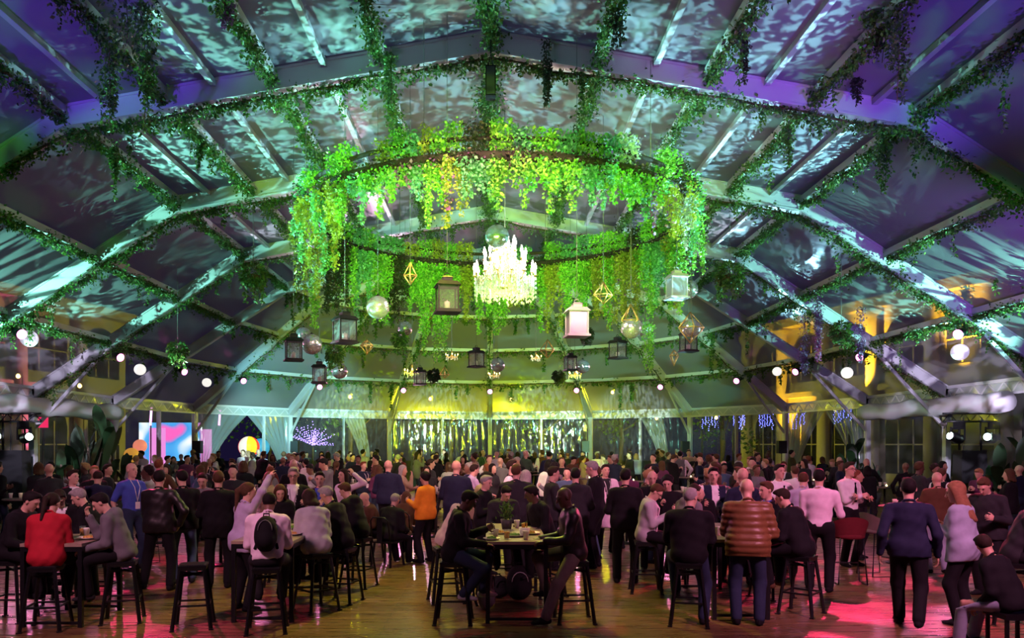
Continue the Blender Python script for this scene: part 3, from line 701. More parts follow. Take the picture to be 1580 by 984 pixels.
for a in ((566, 533, 19, .16, .14, .22, 6, 'squat gold wire diamond left of the low black lantern'), (845, 540, 21, .20, .28, .22, 5, 'gold wire diamond right of the small lit chandelier'), (931, 455, 16, .20, .26, .18, 4, 'gold wire diamond between the white lantern and ring vines'),
          (633, 425, 14, .11, .22, .16, 4, 'slim gold wire diamond hanging in the leaves left of chandelier'), (1065, 506, 18, .30, .36, .34, 5, 'gold wire cage around the mirror ball at right'), (1040, 548, 21, .12, .14, .28, 4, 'slender gold wire diamond at the right purlin'),
          (686, 578, 23, .14, .24, .10, 4, 'gold wire diamond low between lantern and plant ball'), (973, 495, 17, .24, .36, .18, 4, 'gold wire diamond around the front violet mirror ball')):
    wireform(*a)
GLOBE = mat('lit paper globe', (.85, .83, .9), .8, emit=(.86, .78, 1), es=.55); GLOBEW = mat('lit white paper globe', (.9, .9, .9), .8, emit=(1, .97, .9), es=1.1)
for px, py, d, dm, k, lb in ((45, 522, 20.5, .42, 0, 'lilac paper globe near the left edge'), (216, 570, 26, .36, 1, 'white paper globe hanging left of the hanging basket'), (319, 590, 31, .34, 1, 'small white paper globe above the open left curtain'),
                             (1481, 543, 20.5, .42, 0, 'lilac paper globe near the right edge'), (1307, 575, 25, .35, 1, 'white paper globe at right in front of amber columns'), (1199, 573, 30, .33, 1, 'small white paper globe right of a pink stage light')):
    c = W(px, py, d); e = tag(empty('paper_globe', c), lb, 'paper lantern', 'paper globes')
    m = MB(); r = dm/2; m.lathe([(r*math.sin(PI*j/20)*(1+.012*(j % 2))+.004, -r*math.cos(PI*j/20)) for j in range(21)], n=20); m.build('shade', (GLOBE, GLOBEW)[k], e)
    MB().tube([(0, 0, r), (0, 0, roofz(c.x, c.y)-.15-c.z)], .006, 4).build('cord', CORD, e)

# ------------------------------------------------------------------ stage lights
LENS = emis('pink lamp lens', (1, .20, .62), 9)
def par(p, aim, label, power):
    p = Vector(p); q = (Vector(aim)-p).to_track_quat('-Z', 'Y')
    e = tag(empty('stage_light', p), label, 'stage light', 'pink stage lights on the roof arches')
    rot = q.to_matrix()
    m = MB(); m.lathe([(.05, .16), (.10, .12), (.115, -.05), (.125, -.14)], n=14); m.v = [tuple(rot @ Vector(v)) for v in m.v]; m.build('can', BLACK, e)
    m = MB(); m.lathe([(.118, -.145), (.118, -.150)], n=14); m.v = [tuple(rot @ Vector(v)) for v in m.v]; m.build('lens', LENS, e)
    m = MB(); m.tube([(-.15, 0, 0), (-.15, 0, .2), (0, 0, .24), (.15, 0, .2), (.15, 0, 0)], .014, 6); m.tube([(0, 0, .24), (0, 0, .34)], .02, 6); m.build('yoke', BLACK, e)
    spot('pink_spot', p+(rot @ Vector((0, 0, -.18))), aim, (1, .22, .52), power, 78, .7, .1)
pl = 0
for y in YS[3:5]:
    for s, sd in ((-1, 'left'), (1, 'right')):
        par(pt(s*(low(N2)-.25), None, y, -.75), (s*2.5, y-5, 1.2), 'pink stage light clamped to the %s arch at %s' % (['third', 'fourth'][y > 20], sd), 900)
nmz = ['one', 'two', 'three', 'four', 'five', 'six', 'seven', 'eight', 'nine']
for k, a in enumerate(ANG):
    par(pt(low(N2)-.25, a, DC, -.72), (1.2*math.sin(a)*3, 24+2*math.cos(a), 1.0), 'pink stage light number %s from the left round the curved end' % nmz[k], 620)
def movinghead(p, aim, label):
    p = Vector(p); e = tag(empty('moving_head_light', p), label, 'stage light')
    rot = (Vector(aim)-p).to_track_quat('-Z', 'Y').to_matrix()
    MB().box((0, 0, .36), (.34, .28, .16)).build('base', BLACK, e)
    m = MB(); m.box((-.19, 0, .13), (.05, .16, .36)); m.box((.19, 0, .13), (.05, .16, .36)); m.box((0, 0, .27), (.4, .18, .05)); m.build('yoke', BLACK, e)
    m = MB(); m.lathe([(.05, .20), (.13, .16), (.15, 0), (.12, -.16), (.13, -.24)], n=14); m.v = [tuple(rot @ Vector(v)) for v in m.v]; m.build('head', BLACK, e)
    m = MB(); m.lathe([(.10, -.243), (.10, -.246)], n=14); m.v = [tuple(rot @ Vector(v)) for v in m.v]; m.build('lens', emis('mint lens', (.7, 1, .9), 14), e)
for s, sd, px in ((-1, 'left', 18), (1, 'right', 1500)):
    d = 22.0; c = W(px, 650, d)
    e = tag(empty('lighting_truss', (c.x, d, 0)), 'black lighting truss on a draped tower at the %s side' % sd, 'truss')
    MB().box((0, .1, .95), (.8, .5, 1.9), taper=.85).build('drape', mat('black drape', (.006, .006, .007), .9), e)
    m = MB()
    for dx in (-.3, .3): MB().tube([(dx, .1, 1.85), (dx, .1, c.z)], .03, 6).build('upright', BLACK, e)
    m = MB()
    for dz in (0, .22): m.tube([(-.75, .1, c.z+dz), (.75, .1, c.z+dz)], .03, 6)
    for k in range(8): m.tube([(-.75+k*.19, .1, c.z+.22*(k % 2)), (-.56+k*.19, .1, c.z+.22*(1-k % 2))], .014, 5)
    m.build('bar', BLACK, e)
    for k, dx in enumerate((-.5, .45)):
        movinghead((c.x+dx, d-.1, c.z-.46), ((-s*3, 16, 7), (-s*1, 10, 5))[k], 'black moving head light on the %s truss, %s one' % (sd, ['outer', 'inner'][(k == 0) == (s > 0)]))
# hanging loudspeaker at the ridge
c = W(757, 128, 13.4); e = tag(empty('line_array_speaker', c), 'tall black loudspeaker hanging under the ridge at the nearest arch', 'loudspeaker')
MB().box((0, 0, 0), (.17, .22, .50)).build('cabinet', mat('black speaker box', (.008, .008, .009), .9, spec=.1), e); MB().box((0, -.115, 0), (.14, .012, .46)).build('grille', mat('speaker grille', (.03, .03, .03), .7), e)
m = MB(); m.tube([(-.05, 0, .25), (0, 0, .5), (.05, 0, .25)], .012, 5); m.tube([(0, 0, .5), (0, 0, roofz(c.x, c.y)-.3-c.z)], .012, 5); m.build('bracket', BLACK, e)
for k, (px, lb) in enumerate(((305, 'first post left of the open left curtain'), (455, 'post right of the open left curtain'), (903, 'post right of the centre'), (1057, 'post before the sparkling gathered curtain'), (1206, 'post left of the open right curtain'))):
    c = W(px, 690, 37.0 if 400 < px < 1100 else 33); e = tag(empty('pole_speaker', (c.x, c.y, 0)), 'small black loudspeaker on a stand by the '+lb, 'loudspeaker', 'small loudspeakers by the wall posts')
    MB().box((0, 0, 1.95), (.34, .32, .52)).build('cabinet', BLACK, e); MB().box((0, -.165, 1.95), (.28, .012, .44)).build('grille', BLACK, e)
    m = MB(); m.tube([(0, 0, .55), (0, 0, 1.7)], .02, 6)
    for a in (0, 2.1, 4.2): m.tube([(0, 0, .6), (.45*math.cos(a), .45*math.sin(a), .02)], .015, 5)
    m.build('tripod', BLACK, e)

# ------------------------------------------------------------------ big leafed plants
BIGLEAF = mat('banana leaf', (.012, .04, .012), .4, noise=.3, nscale=3); POT = mat('dark planter', (.03, .03, .03), .6)
def blade(ln, w, bend, m='leaf'):
    n = 7; V = []; F = []
    for i in range(n+1):
        t = i/n; y = ln*t*math.cos(bend*t*.6); z = ln*t*(1-bend*t*.45); ww = w*math.sin(PI*min(1, .06+t*.94))**.7*(.5 if i == n else 1)
        for sx in (-1, 0, 1): V.append((sx*ww/2, y*.35*bend+.02*i, z-(0 if sx == 0 else -.10*ww)))
    for i in range(n):
        for j in range(2): F.append((i*3+j, i*3+j+1, (i+1)*3+j+1, (i+1)*3+j))
    return np_mesh('leaf', V, F, BIGLEAF)
BL = [blade(1.5, .42, .5), blade(1.2, .34, 1.1), blade(.9, .28, 1.5)]
def bigplant(px, d, h, n, label, spread=.5, lean=0):
    x = (px-VX)*d/FPX; e = tag(empty('banana_plant', (x, d, 0)), label, 'plant')
    MB().lathe([(.24, 0), (.30, .45), (.27, .46), (.25, .40)], n=16).build('planter', POT, e)
    m = MB(); tops = []
    for k in range(4):
        a = k*1.6+px; tx = spread*.35*math.cos(a)+lean*.5; ty = spread*.35*math.sin(a); hh = h*(.45+.12*k)
        m.tube([(0, 0, .4), (tx*.5, ty*.5, hh*.6), (tx, ty, hh)], [.06, .045, .03], 7); tops.append((tx, ty, hh))
    m.build('stem', BARK, e)
    for k in range(n):
        tx, ty, hh = tops[k % 4]; o = put('leaf', BL[k % 3], e, (tx, ty, hh*random.uniform(.45, .95)), 0)
        o.rotation_euler = (R(random.uniform(-6, 22)), 0, k*2.4); s = h/3.0*random.uniform(.8, 1.2); o.scale = (s, s, s)
bigplant(140, 22, 2.9, 22, 'tall dark banana plant standing against the left wall', .9)
bigplant(182, 23, 2.4, 18, 'banana plant with lit green leaves right of the tall one at left', .8)
bigplant(112, 21, 1.9, 12, 'low dark banana plant at the left wall by the truss', .8)
bigplant(1335, 27, 2.6, 14, 'leaning dark plant by the open right curtain', .5, -1)
bigplant(1345, 26.5, 1.7, 12, 'bushy dark plant at the foot of the open right curtain', .6)
bigplant(1560, 19.5, 2.4, 20, 'large dark palm like plant at the right edge', 1.0)
bigplant(1515, 21, 1.5, 14, 'low leafy plant in front of the right truss', .9)

# ------------------------------------------------------------------ lit things outside the left and right openings
def screenmat():
    m = bpy.data.materials.new('led screen picture'); m.use_nodes = True; nt = m.node_tree; nt.nodes.clear(); N = nt.nodes; L = nt.links
    tc = N.new('ShaderNodeTexCoord'); nz = N.new('ShaderNodeTexNoise'); nz.inputs['Scale'].default_value = .55; nz.inputs['Detail'].default_value = 1; L.new(tc.outputs['Object'], nz.inputs['Vector'])
    cr = N.new('ShaderNodeValToRGB'); el = cr.color_ramp.elements; el[0].position = .38; el[0].color = (.9, .12, .5, 1); el[1].position = .62; el[1].color = (.9, .95, 1, 1)
    x = el.new(.46); x.color = (.05, .30, .75, 1); x = el.new(.55); x.color = (.10, .45, .85, 1)
    L.new(nz.outputs[0], cr.inputs[0]); e = N.new('ShaderNodeEmission'); e.inputs[1].default_value = 1.6; L.new(cr.outputs[0], e.inputs[0]); o = N.new('ShaderNodeOutputMaterial'); L.new(e.outputs[0], o.inputs[0]); return m
c = W(262, 694, 42); e = tag(empty('led_screen', (c.x, c.y, 0)), 'large blue and pink LED screen glowing outside the left wall', 'screen')
MB().box((0, 0, 1.95), (3.2, .12, 2.5)).build('display', screenmat(), e); m = MB(); m.box((0, .1, 1.95), (3.36, .1, 2.66)); m.box((-1.4, .1, .3), (.12, .3, .7)); m.box((1.4, .1, .3), (.12, .3, .7)); m.build('housing', BLACK, e)
PINKB = emis('pink backlit cloth', (1, .32, .85), 1.25)
for px, py0, py1, w, lb in ((243, 660, 706, .8, 'pink lit banner left of the LED screen'), (318, 662, 708, .55, 'pink lit banner seen left of the open left curtain')):
    p = W(px, py0, 41); e = tag(empty('lit_banner', (p.x, 41, 0)), lb, 'banner'); MB().box((0, 0, p.z*.5+.15), (w, .10, p.z-.3)).build('cloth', PINKB, e); m = MB(); m.box((0, .08, .04), (w*.8, .4, .06)); m.tube([(0, .08, .06), (0, .08, p.z)], .03, 6); m.build('stand', BLACK, e)
PINKT = emis('pink tube light', (1, .35, .95), 5)
for px, y0, y1, d, lb in ((232, 628, 656, 36, 'upright pink tube light left of the LED screen'), (338, 632, 656, 38, 'short pink tube light above the open left curtain'), (172, 632, 652, 30, 'slanted pink tube light behind the banana plant')):
    p = W(px, y1, d); e = tag(empty('tube_light', (p.x, d, 0)), lb, 'lamp'); q = W(px, y0, d)
    MB().tube([(0, 0, p.z), (.05, 0, q.z)], .05, 8).build('tube', PINKT, e); MB().tube([(0, .05, 0), (0, .05, p.z+.05)], .03, 6).build('pole', BLACK, e)
def inflatable(px, py, d, r, cols, label, es):
    p = W(px, py, d); e = tag(empty('beach_ball', (p.x, d, 0), .6), label, 'ball'); ms = [mat('ball panel', c_, .35, emit=c_, es=es) for c_ in cols]; n = 24; m = MB(); nv = 12  # emission put into the panel colours in place of light on the balls
    for j in range(nv):
        for i in range(n):
            P = lambda i, j: (r*math.sin(PI*j/nv)*math.cos(2*PI*i/n), r*math.sin(PI*j/nv)*math.sin(2*PI*i/n), p.z+r*math.cos(PI*j/nv))
            q = [P(i, j+1), P(i+1, j+1), P(i+1, j), P(i, j)]; q = q[:3] if j == 0 else ([q[0], q[2], q[3]] if j == nv-1 else q)
            m.add(q, [tuple(range(len(q)))], (i*len(cols)//n) % len(cols), True)
    m.build('inflated_ball', ms, e); MB().lathe([(.4, 0), (.3, .1), (.06, .14), (.06, p.z-r+.03)], n=12).build('stand', BLACK, e)
inflatable(384, 689, 44.5, .58, [(1, .8, .1), (.95, .95, .85), (.9, .03, .03), (.95, .9, .8), (1, .7, .05), (.9, .05, .04)], 'striped yellow red and white beach ball glowing in the left opening', .9)
inflatable(402, 690, 46, .52, [(.05, .35, .8), (.05, .3, .7)], 'blue ball behind the striped beach ball', .7)
inflatable(216, 688, 38, .32, [(1, .22, .18), (1, .3, .2)], 'salmon round inflatable ball left of the LED screen', .9)
inflatable(203, 702, 37, .34, [(1, .45, .05), (.9, .4, .05)], 'orange round inflatable ball at the foot of the left plants', .7)
for px, py, r_, lb in ((5, 630, .10, 'leftmost pink lamp behind the left truss'), (16, 634, .10, 'second pink lamp behind the left truss'), (52, 632, .12, 'pink lamp left of the pink panel'), (68, 634, .10, 'pink lamp right above the pink panel'), (87, 631, .10, 'pink lamp beside the banana plants')):
    p = W(px, py, 27); e = tag(empty('outdoor_lamp', (p.x, 27, 0)), lb, 'lamp'); MB().lathe([(.02, p.z-r_), (r_, p.z), (.02, p.z+r_)], n=10).build('globe', emis('pink globe', (1, .10, .38), 4), e); MB().tube([(0, 0, 0), (0, 0, p.z-r_)], .02, 5).build('pole', BLACK, e)
p = W(64, 650, 27); e = tag(empty('glowing_sign', (p.x, 27, 0)), 'glowing pink red panel behind the left truss', 'sign'); MB().box((0, 0, p.z), (.42, .08, .42)).box((.03, 0, p.z+.28), (.22, .08, .2)).build('panel', emis('pink red panel', (1, .02, .14), 1.2), e); MB().tube([(0, .06, 0), (0, .06, p.z)], .03, 5).build('pole', BLACK, e)
# fairy lights and violet reflection glints
def fairy(px, py, d, wpx, hpx, n, col, es, label, cat='fairy lights', fall=False, glint_fan=False):
    p = W(px, py, d); s = d/FPX; e = tag(empty('fairy_lights_and_glints', (p.x, d, 0)), label, cat); m = MB(); wires = MB(); w, h = wpx*s, hpx*s
    for k in range(n):
        if glint_fan:
            a = random.uniform(-.3, PI*.9); ln = random.uniform(.5, 1)*h*.6; x0, z0, x1, z1 = 0, p.z-h*.3, ln*math.cos(a)*w/h*1.2, p.z-h*.3+ln*math.sin(a)
        else:
            x0 = w*(k/(n-1)-.5); x1 = x0; z0 = p.z+h/2; z1 = z0-h*random.uniform(.5, 1)
        wires.tube([(x0, 0, z0), (x1, 0, z1)], .008, 4)
        for j in range(9):
            t = j/8; c_ = (x0+(x1-x0)*t+random.gauss(0, .02), random.gauss(0, .05), z0+(z1-z0)*t); r = .030
            m.add([(c_[0]+a_*r, c_[1]+b_*r, c_[2]+g_*r) for a_, b_, g_ in ((1,0,0),(-1,0,0),(0,1,0),(0,-1,0),(0,0,1),(0,0,-1))], [(0,2,4),(2,1,4),(1,3,4),(3,0,4),(2,0,5),(1,2,5),(3,1,5),(0,3,5)])
    if not glint_fan: wires.tube([(-w/2, 0, p.z+h/2), (w/2, 0, p.z+h/2)], .015, 4)
    wires.tube([(-w/2 if not glint_fan else 0, .1, 0), (-w/2 if not glint_fan else 0, .1, p.z+(h/2 if not glint_fan else 0))], .05, 6)
    wires.build('wire', BLACK, e); tag(m.build('bulbs', emis('fairy bulb', col, es), e), kind='stuff')
fairy(482, 668, 45, 52, 60, 34, (.35, .22, 1), 7, 'violet glints standing in for LED reflections in the left wall vinyl', glint_fan=True)  # glowing bulbs stand in for violet LED reflections in vinyl folds
for px, py, w, h, lb in ((1096, 652, 24, 26, 'behind the post before the gathered curtain'), (1140, 652, 16, 22, 'left of the amber arch'), (1182, 654, 20, 30, 'right of the amber arch'), (1226, 648, 30, 30, 'left of the open right curtain'), (1300, 640, 26, 28, 'right of the open right curtain')):
    fairy(px, py, 46 if px < 1200 else 40, w, h, 6, (.16, .18, 1), 8, 'blue icicle fairy lights hanging outside '+lb)
# ------------------------------------------------------------------ people: smooth bodies from distance fields
class Vox:
    def __init__(s, lo, hi, h):
        s.lo = np.array(lo, np.float64); s.h = h; n = np.ceil((np.array(hi)-s.lo)/h).astype(int)+1
        s.ax = [(s.lo[i]+h*np.arange(n[i])).astype(np.float32) for i in range(3)]
        s.D = np.full(n, .5, np.float32)
    def win(s, lo, hi):
        i0 = [max(0, int((lo[i]-s.lo[i])/s.h)) for i in range(3)]; i1 = [min(len(s.ax[i]), int((hi[i]-s.lo[i])/s.h)+2) for i in range(3)]
        if any(i1[i] <= i0[i] for i in range(3)): return None, None
        sl = tuple(slice(a, b) for a, b in zip(i0, i1))
        X = s.ax[0][sl[0]][:, None, None]; Y = s.ax[1][sl[1]][None, :, None]; Z = s.ax[2][sl[2]][None, None, :]
        return sl, (X, Y, Z)
    def mix(s, sl, d, k, sub=False):
        D = s.D[sl]
        if sub:
            h = np.maximum(k-np.abs(D+d), 0)/k if k else 0; s.D[sl] = np.maximum(D, -d)+h*h*k*.25
        else:
            h = np.maximum(k-np.abs(D-d), 0)/k; s.D[sl] = np.minimum(D, d)-h*h*k*.25
    def cone(s, a, b, ra, rb, k=.02):
        a = np.asarray(a, float); b = np.asarray(b, float); r = max(ra, rb)+k+2*s.h
        sl, P = s.win(np.minimum(a, b)-r, np.maximum(a, b)+r)
        if sl is None: return
        ba = b-a; bb = float(ba@ba)+1e-9; px, py, pz = P[0]-np.float32(a[0]), P[1]-np.float32(a[1]), P[2]-np.float32(a[2])
        t = np.clip((px*ba[0]+py*ba[1]+pz*ba[2])/bb, 0, 1).astype(np.float32)
        d = np.sqrt((px-t*ba[0])**2+(py-t*ba[1])**2+(pz-t*ba[2])**2)-(ra+(rb-ra)*t)
        s.mix(sl, d.astype(np.float32), k)
    def ell(s, c, r, M=None, k=.03, sub=False):
        c = np.asarray(c, float); r = np.asarray(r, float); m = max(r)+k+2*s.h
        sl, P = s.win(c-m, c+m)
        if sl is None: return
        p = [P[i]-np.float32(c[i]) for i in range(3)]
        q = p if M is None else [p[0]*M[i][0]+p[1]*M[i][1]+p[2]*M[i][2] for i in range(3)]
        k0 = np.sqrt(sum((q[i]/r[i])**2 for i in range(3)))+1e-6; k1 = np.sqrt(sum((q[i]/r[i]**2)**2 for i in range(3)))+1e-6
        s.mix(sl, np.broadcast_to((k0*(k0-1)/k1), s.D[sl].shape).astype(np.float32), k, sub)
    def cut(s, n, off):
        n = np.asarray(n, np.float32)
        s.D = np.maximum(s.D, s.ax[0][:, None, None]*n[0]+s.ax[1][None, :, None]*n[1]+s.ax[2][None, None, :]*n[2]-np.float32(off))
    def mesh(s, smooth=1):
        D = s.D; I = D < 0; n = D.shape
        c = [(dx, dy, dz) for dx in (0, 1) for dy in (0, 1) for dz in (0, 1)]
        def sh(A, o): return A[o[0]:n[0]-1+o[0], o[1]:n[1]-1+o[1], o[2]:n[2]-1+o[2]]
        cnt = sum(sh(I, o).astype(np.int8) for o in c); act = (cnt > 0) & (cnt < 8)
        idx = np.full(act.shape, -1, np.int64); A = np.argwhere(act); idx[act] = np.arange(len(A))
        if not len(A): return np.zeros((0, 3)), np.zeros((0, 4), int)
        S = np.zeros((len(A), 3)); C = np.zeros((len(A), 1)); vals = {o: D[A[:, 0]+o[0], A[:, 1]+o[1], A[:, 2]+o[2]] for o in c}
        for o in c:
            for ax in range(3):
                if o[ax]: continue
                p = list(o); p[ax] = 1; v0, v1 = vals[o], vals[tuple(p)]
                m = (v0 < 0) != (v1 < 0); t = np.where(m, v0/np.where(m, v0-v1, 1), 0)
                q = np.tile(np.array(o, float), (len(A), 1)); q[:, ax] += t; S += q*m[:, None]; C += m[:, None]
        V = A+S/np.maximum(C, 1); F = []
        for ax in range(3):
            u, v = (ax+1) % 3, (ax+2) % 3
            s0 = [slice(0, n[i]-1) if i == ax else slice(1, n[i]-1) for i in range(3)]; s1 = list(s0); s1[ax] = slice(1, n[ax])
            a, b = I[tuple(s0)], I[tuple(s1)]
            for inside, flip in ((a & ~b, False), (~a & b, True)):
                E = np.argwhere(inside)
                if not len(E): continue
                for i in (u, v): E[:, i] += 1
                def at(du, dv):
                    q = E.copy(); q[:, u] -= du; q[:, v] -= dv; return idx[q[:, 0], q[:, 1], q[:, 2]]
                f = np.stack([at(0, 0), at(1, 0), at(1, 1), at(0, 1)], 1)
                F.append(f[:, ::-1] if flip else f)
        F = np.concatenate(F); F = F[(F >= 0).all(1)]
        for _ in range(smooth):
            acc = np.zeros_like(V); w = np.zeros((len(V), 1))
            for i in range(4):
                j = F[:, (i+1) % 4]; np.add.at(acc, F[:, i], V[j]); np.add.at(w, F[:, i], 1); np.add.at(acc, j, V[F[:, i]]); np.add.at(w, j, 1)
            V = V*.5+.5*acc/np.maximum(w, 1)
        return V*s.h+s.lo, F
def nrm(v): v = np.asarray(v, float); return v/(np.linalg.norm(v)+1e-9)
def ik(a, b, l1, l2, hint):
    a, b = np.asarray(a, float), np.asarray(b, float); d = np.linalg.norm(b-a); dd = min(d, (l1+l2)*.995); u = (b-a)/(d+1e-9); b = a+u*dd
    x = (l1*l1-l2*l2+dd*dd)/(2*dd+1e-9); y = math.sqrt(max(0, l1*l1-x*x)); h = np.asarray(hint, float); h = nrm(h-u*(h@u))
    return a+u*x+h*y, b
def rotm(yaw, pitch, roll=0):
    cy, sy, cp, sp, cr, sr = math.cos(yaw), math.sin(yaw), math.cos(pitch), math.sin(pitch), math.cos(roll), math.sin(roll)
    Z = np.array([[cy, -sy, 0], [sy, cy, 0], [0, 0, 1]]); X = np.array([[1, 0, 0], [0, cp, -sp], [0, sp, cp]]); Y = np.array([[cr, 0, sr], [0, 1, 0], [-sr, 0, cr]])
    return Z @ X @ Y
ARMS = {'down': (.09, .03, -.51), 'table': (-.03, .37, -.25), 'hold': (.02, .29, -.20), 'chest': (-.10, .25, -.18), 'cross': (-.24, .21, -.20), 'pocket': (.07, .08, -.44), 'phone': (-.13, .29, -.12),
        'raise': (.07, .16, .46), 'face': (-.10, .25, .10), 'reach': (.0, .46, -.20), 'lap': (-.06, .30, -.38), 'swingf': (.06, .20, -.47), 'swingb': (.08, -.18, -.47), 'gest': (.14, .32, -.10), 'behind': (-.02, -.14, -.44), 'head': (.14, .05, .28)}
SKINS = {k: mat('skin '+k, c, .5, noise=.06, nscale=6) for k, c in {'light': (.62, .38, .28), 'tan': (.48, .28, .19), 'brown': (.19, .095, .06), 'deep': (.085, .042, .028)}.items()}
EYE = mat('eye', (.02, .015, .012), .2); LIP = mat('lips', (.40, .16, .14), .5)
HAIRS = {k: mat(k+' hair', c, .75, spec=.15, noise=.35, nscale=30) for k, c in {'black': (.010, .008, .008), 'dark': (.025, .016, .011), 'brown': (.075, .040, .020), 'blond': (.36, .22, .10), 'grey': (.28, .27, .26), 'red': (.17, .05, .025), 'auburn': (.22, .11, .055), 'white': (.5, .5, .5)}.items()}
_CL = {}
CLOTH = {'black': (.007, .007, .009), 'charcoal': (.022, .022, .026), 'grey': (.16, .16, .17), 'lightgrey': (.40, .40, .42), 'navy': (.014, .018, .045), 'blue': (.06, .10, .45), 'white': (.78, .78, .80), 'lavender': (.46, .40, .58),
         'red': (.42, .015, .03), 'maroon': (.12, .015, .02), 'brown': (.09, .045, .022), 'puffer': (.17, .08, .03), 'tan': (.33, .24, .16), 'olive': (.07, .075, .04), 'orange': (.75, .28, .02), 'denim': (.06, .10, .17), 'paledenim': (.30, .34, .44),
         'jeans': (.022, .035, .07), 'taupe': (.14, .115, .10), 'cream': (.62, .52, .42), 'hoodie': (.14, .14, .155), 'vestgrey': (.21, .22, .17), 'pinkwhite': (.80, .66, .76), 'green': (.05, .10, .06), 'plum': (.11, .03, .08), 'leather': (.012, .011, .011)}
def cloth(n):
    if n not in _CL: _CL[n] = mat(n+' cloth', CLOTH[n], .42 if n in ('leather', 'puffer') else .85, spec=.4 if n in ('leather', 'puffer') else .2, noise=.18, nscale=14)
    return _CL[n]
SOLE = mat('white sole', (.6, .6, .6), .6)
def figure(h=1.70, wd=1.0, sex='m', pose='stand', seat=.72, lean=0, twist=0, side=0, head=(0, 0), L='down', Rr='down', feet=None, top='black', kind='jacket', shirt=None, legs='black', shoes='black', hem=None,
           skin='light', hair='dark', hs='short', vox=.016, face=True, tie=None, lanyard=None, glasses=False, rung=.28, hand_h=None, sleeve='long', hood=False, collar=True, foot_h=None):
    """a dressed figure in its own frame: forward -Y, left +X, standing on z = 0. Returns {part: mesh}"""
    s = h/1.75; fem = sex == 'f'
    sit = pose == 'sit'
    P = np.array([0, 0, (seat+.105) if sit else .925*s])
    if pose == 'walk': P[2] -= .015
    T = rotm(R(twist), R(lean), R(side))                 # torso frame: columns left, back, up; a positive lean bends forward
    X, Fw, U = T[:, 0], -T[:, 1], T[:, 2]
    tf = lambda x, f, u: P+(X*x*wd+Fw*f+U*u)*s
    sw = (.165 if fem else .19)
    neck = tf(0, -.012, .50); shl = {1: tf(sw, -.01, .435), -1: tf(-sw, -.01, .435)}
    Hm = T @ rotm(R(head[0]), R(head[1])); Hx, Hf, Hu = Hm[:, 0], -Hm[:, 1], Hm[:, 2]
    hc = neck+(U*.055+Hu*.115+Hf*.022)*s
    hf = lambda x, f, u: hc+(Hx*x+Hf*f+Hu*u)*s
    # joints
    arm = {}
    for sd, spec in ((1, L), (-1, Rr)):
        t = ARMS[spec] if isinstance(spec, str) else spec
        S = shl[sd]; Wt = S+(X*t[0]*sd+Fw*t[1]+U*t[2])*s
        up = t[2] > .2
        hint = X*sd*(.30 if not up else .9)-U*(.8 if not up else 0)-Fw*.55
        if spec in ('pocket', 'cross', 'behind'): hint = X*sd*1.0-Fw*.6-U*.2
        E, Wt = ik(S, Wt, .295*s, .265*s, hint); arm[sd] = (S, E, Wt)
    leg = {}
    for sd in (1, -1):
        H = P+np.array([sd*.092*s*wd, 0, -.02*s])
        if feet: fx, fy = feet[0 if sd > 0 else 1]; A = np.array([fx, -fy, .075*s+(foot_h[0 if sd > 0 else 1] if foot_h else 0)])
        elif sit: A = np.array([sd*.13, -.34 if seat > .6 else -.45, (rung+.07) if seat > .6 else .075])
        elif pose == 'walk': A = np.array([sd*.07, -.26 if sd > 0 else .27, .075*s if sd > 0 else .14*s])
        else: A = np.array([sd*.125, .0, .075*s])
        K, A = ik(H, A, .435*s, .425*s, np.array([sd*.25, -1, .25 if sit else 0])); leg[sd] = (H, K, A)
    allp = np.array([P, neck, hc]+[p for a in arm.values() for p in a]+[p for a in leg.values() for p in a])
    lo, hi = allp.min(0)-.30*s, allp.max(0)+.30*s; lo[2] = max(lo[2], -.01)
    b = wd*s
    def torso(v, g, k=.05, w=0):
        M = T.T
        v.ell(tf(0, 0, .0), ((.165 if fem else .155)*b+g, .118*b+g, .135*s+g), M, k)
        v.ell(tf(0, .005, .17), ((.130 if fem else .152)*b+g+w, .100*b+g+w*.7, .16*s+g), M, k)
        v.ell(tf(0, .0, .33), ((.140 if fem else .165)*b+g, .112*b+g, .175*s+g), M, k)
        v.cone(shl[1]*.88+shl[-1]*.12, shl[-1]*.88+shl[1]*.12, .050*s+g*.8, .050*s+g*.8, k)
        for q in (1, -1): v.cone(tf(q*.03, -.02, .485), shl[q]*.86+shl[-q]*.14+U*.012*s, .045*s+g*.4, .040*s+g*.5, .04)
        v.ell(tf(0, -.02, .44), (.12*b+g, .075*b+g, .07*s+g), M, k)
        if fem:
            for q in (1, -1): v.ell(tf(q*.065, .085, .31), (.058*s+g,)*3, None, k)
    def arms_(v, g, end=1.0, k=.03):
        for S, E, Wt in arm.values():
            v.cone(S, E, .048*b+g, .040*b+g, k); v.cone(E, E+(Wt-E)*end, .041*b+g, .029*s+g, k)
    def legs_(v, g, k=.04, end=1.0, flare=0):
        for H, K, A in leg.values():
            v.cone(H, K, .082*b+g, .055*b+g, k); v.cone(K, K+(A-K)*end, .054*b+g, .038*s+g+flare, k)
    out = {}
    # ---- body
    v = Vox(lo, hi, max(vox*1.25, .021)); torso(v, -.012); arms_(v, -.006); legs_(v, -.017, .02); v.cone(neck-U*.03*s, hc-Hu*.06*s, .052*s, .050*s, .02)
    for H, K, A in leg.values():
        f = nrm([(A-K)[0]*0, -1, 0]); v.cone(A-[0, 0, .03*s], A+f*.08*s-[0, 0, .045*s], .022*s, .014*s, .01)
    V, F = v.mesh(0); VS, FS, MS = [V], [F], [np.zeros(len(F), int)]
    def join(V, F, mi):
        FS.append(F+sum(len(x) for x in VS)); VS.append(V); MS.append(np.full(len(F), mi))
    # head
    hv = .0085 if vox < .017 else (.012 if vox < .025 else .017)
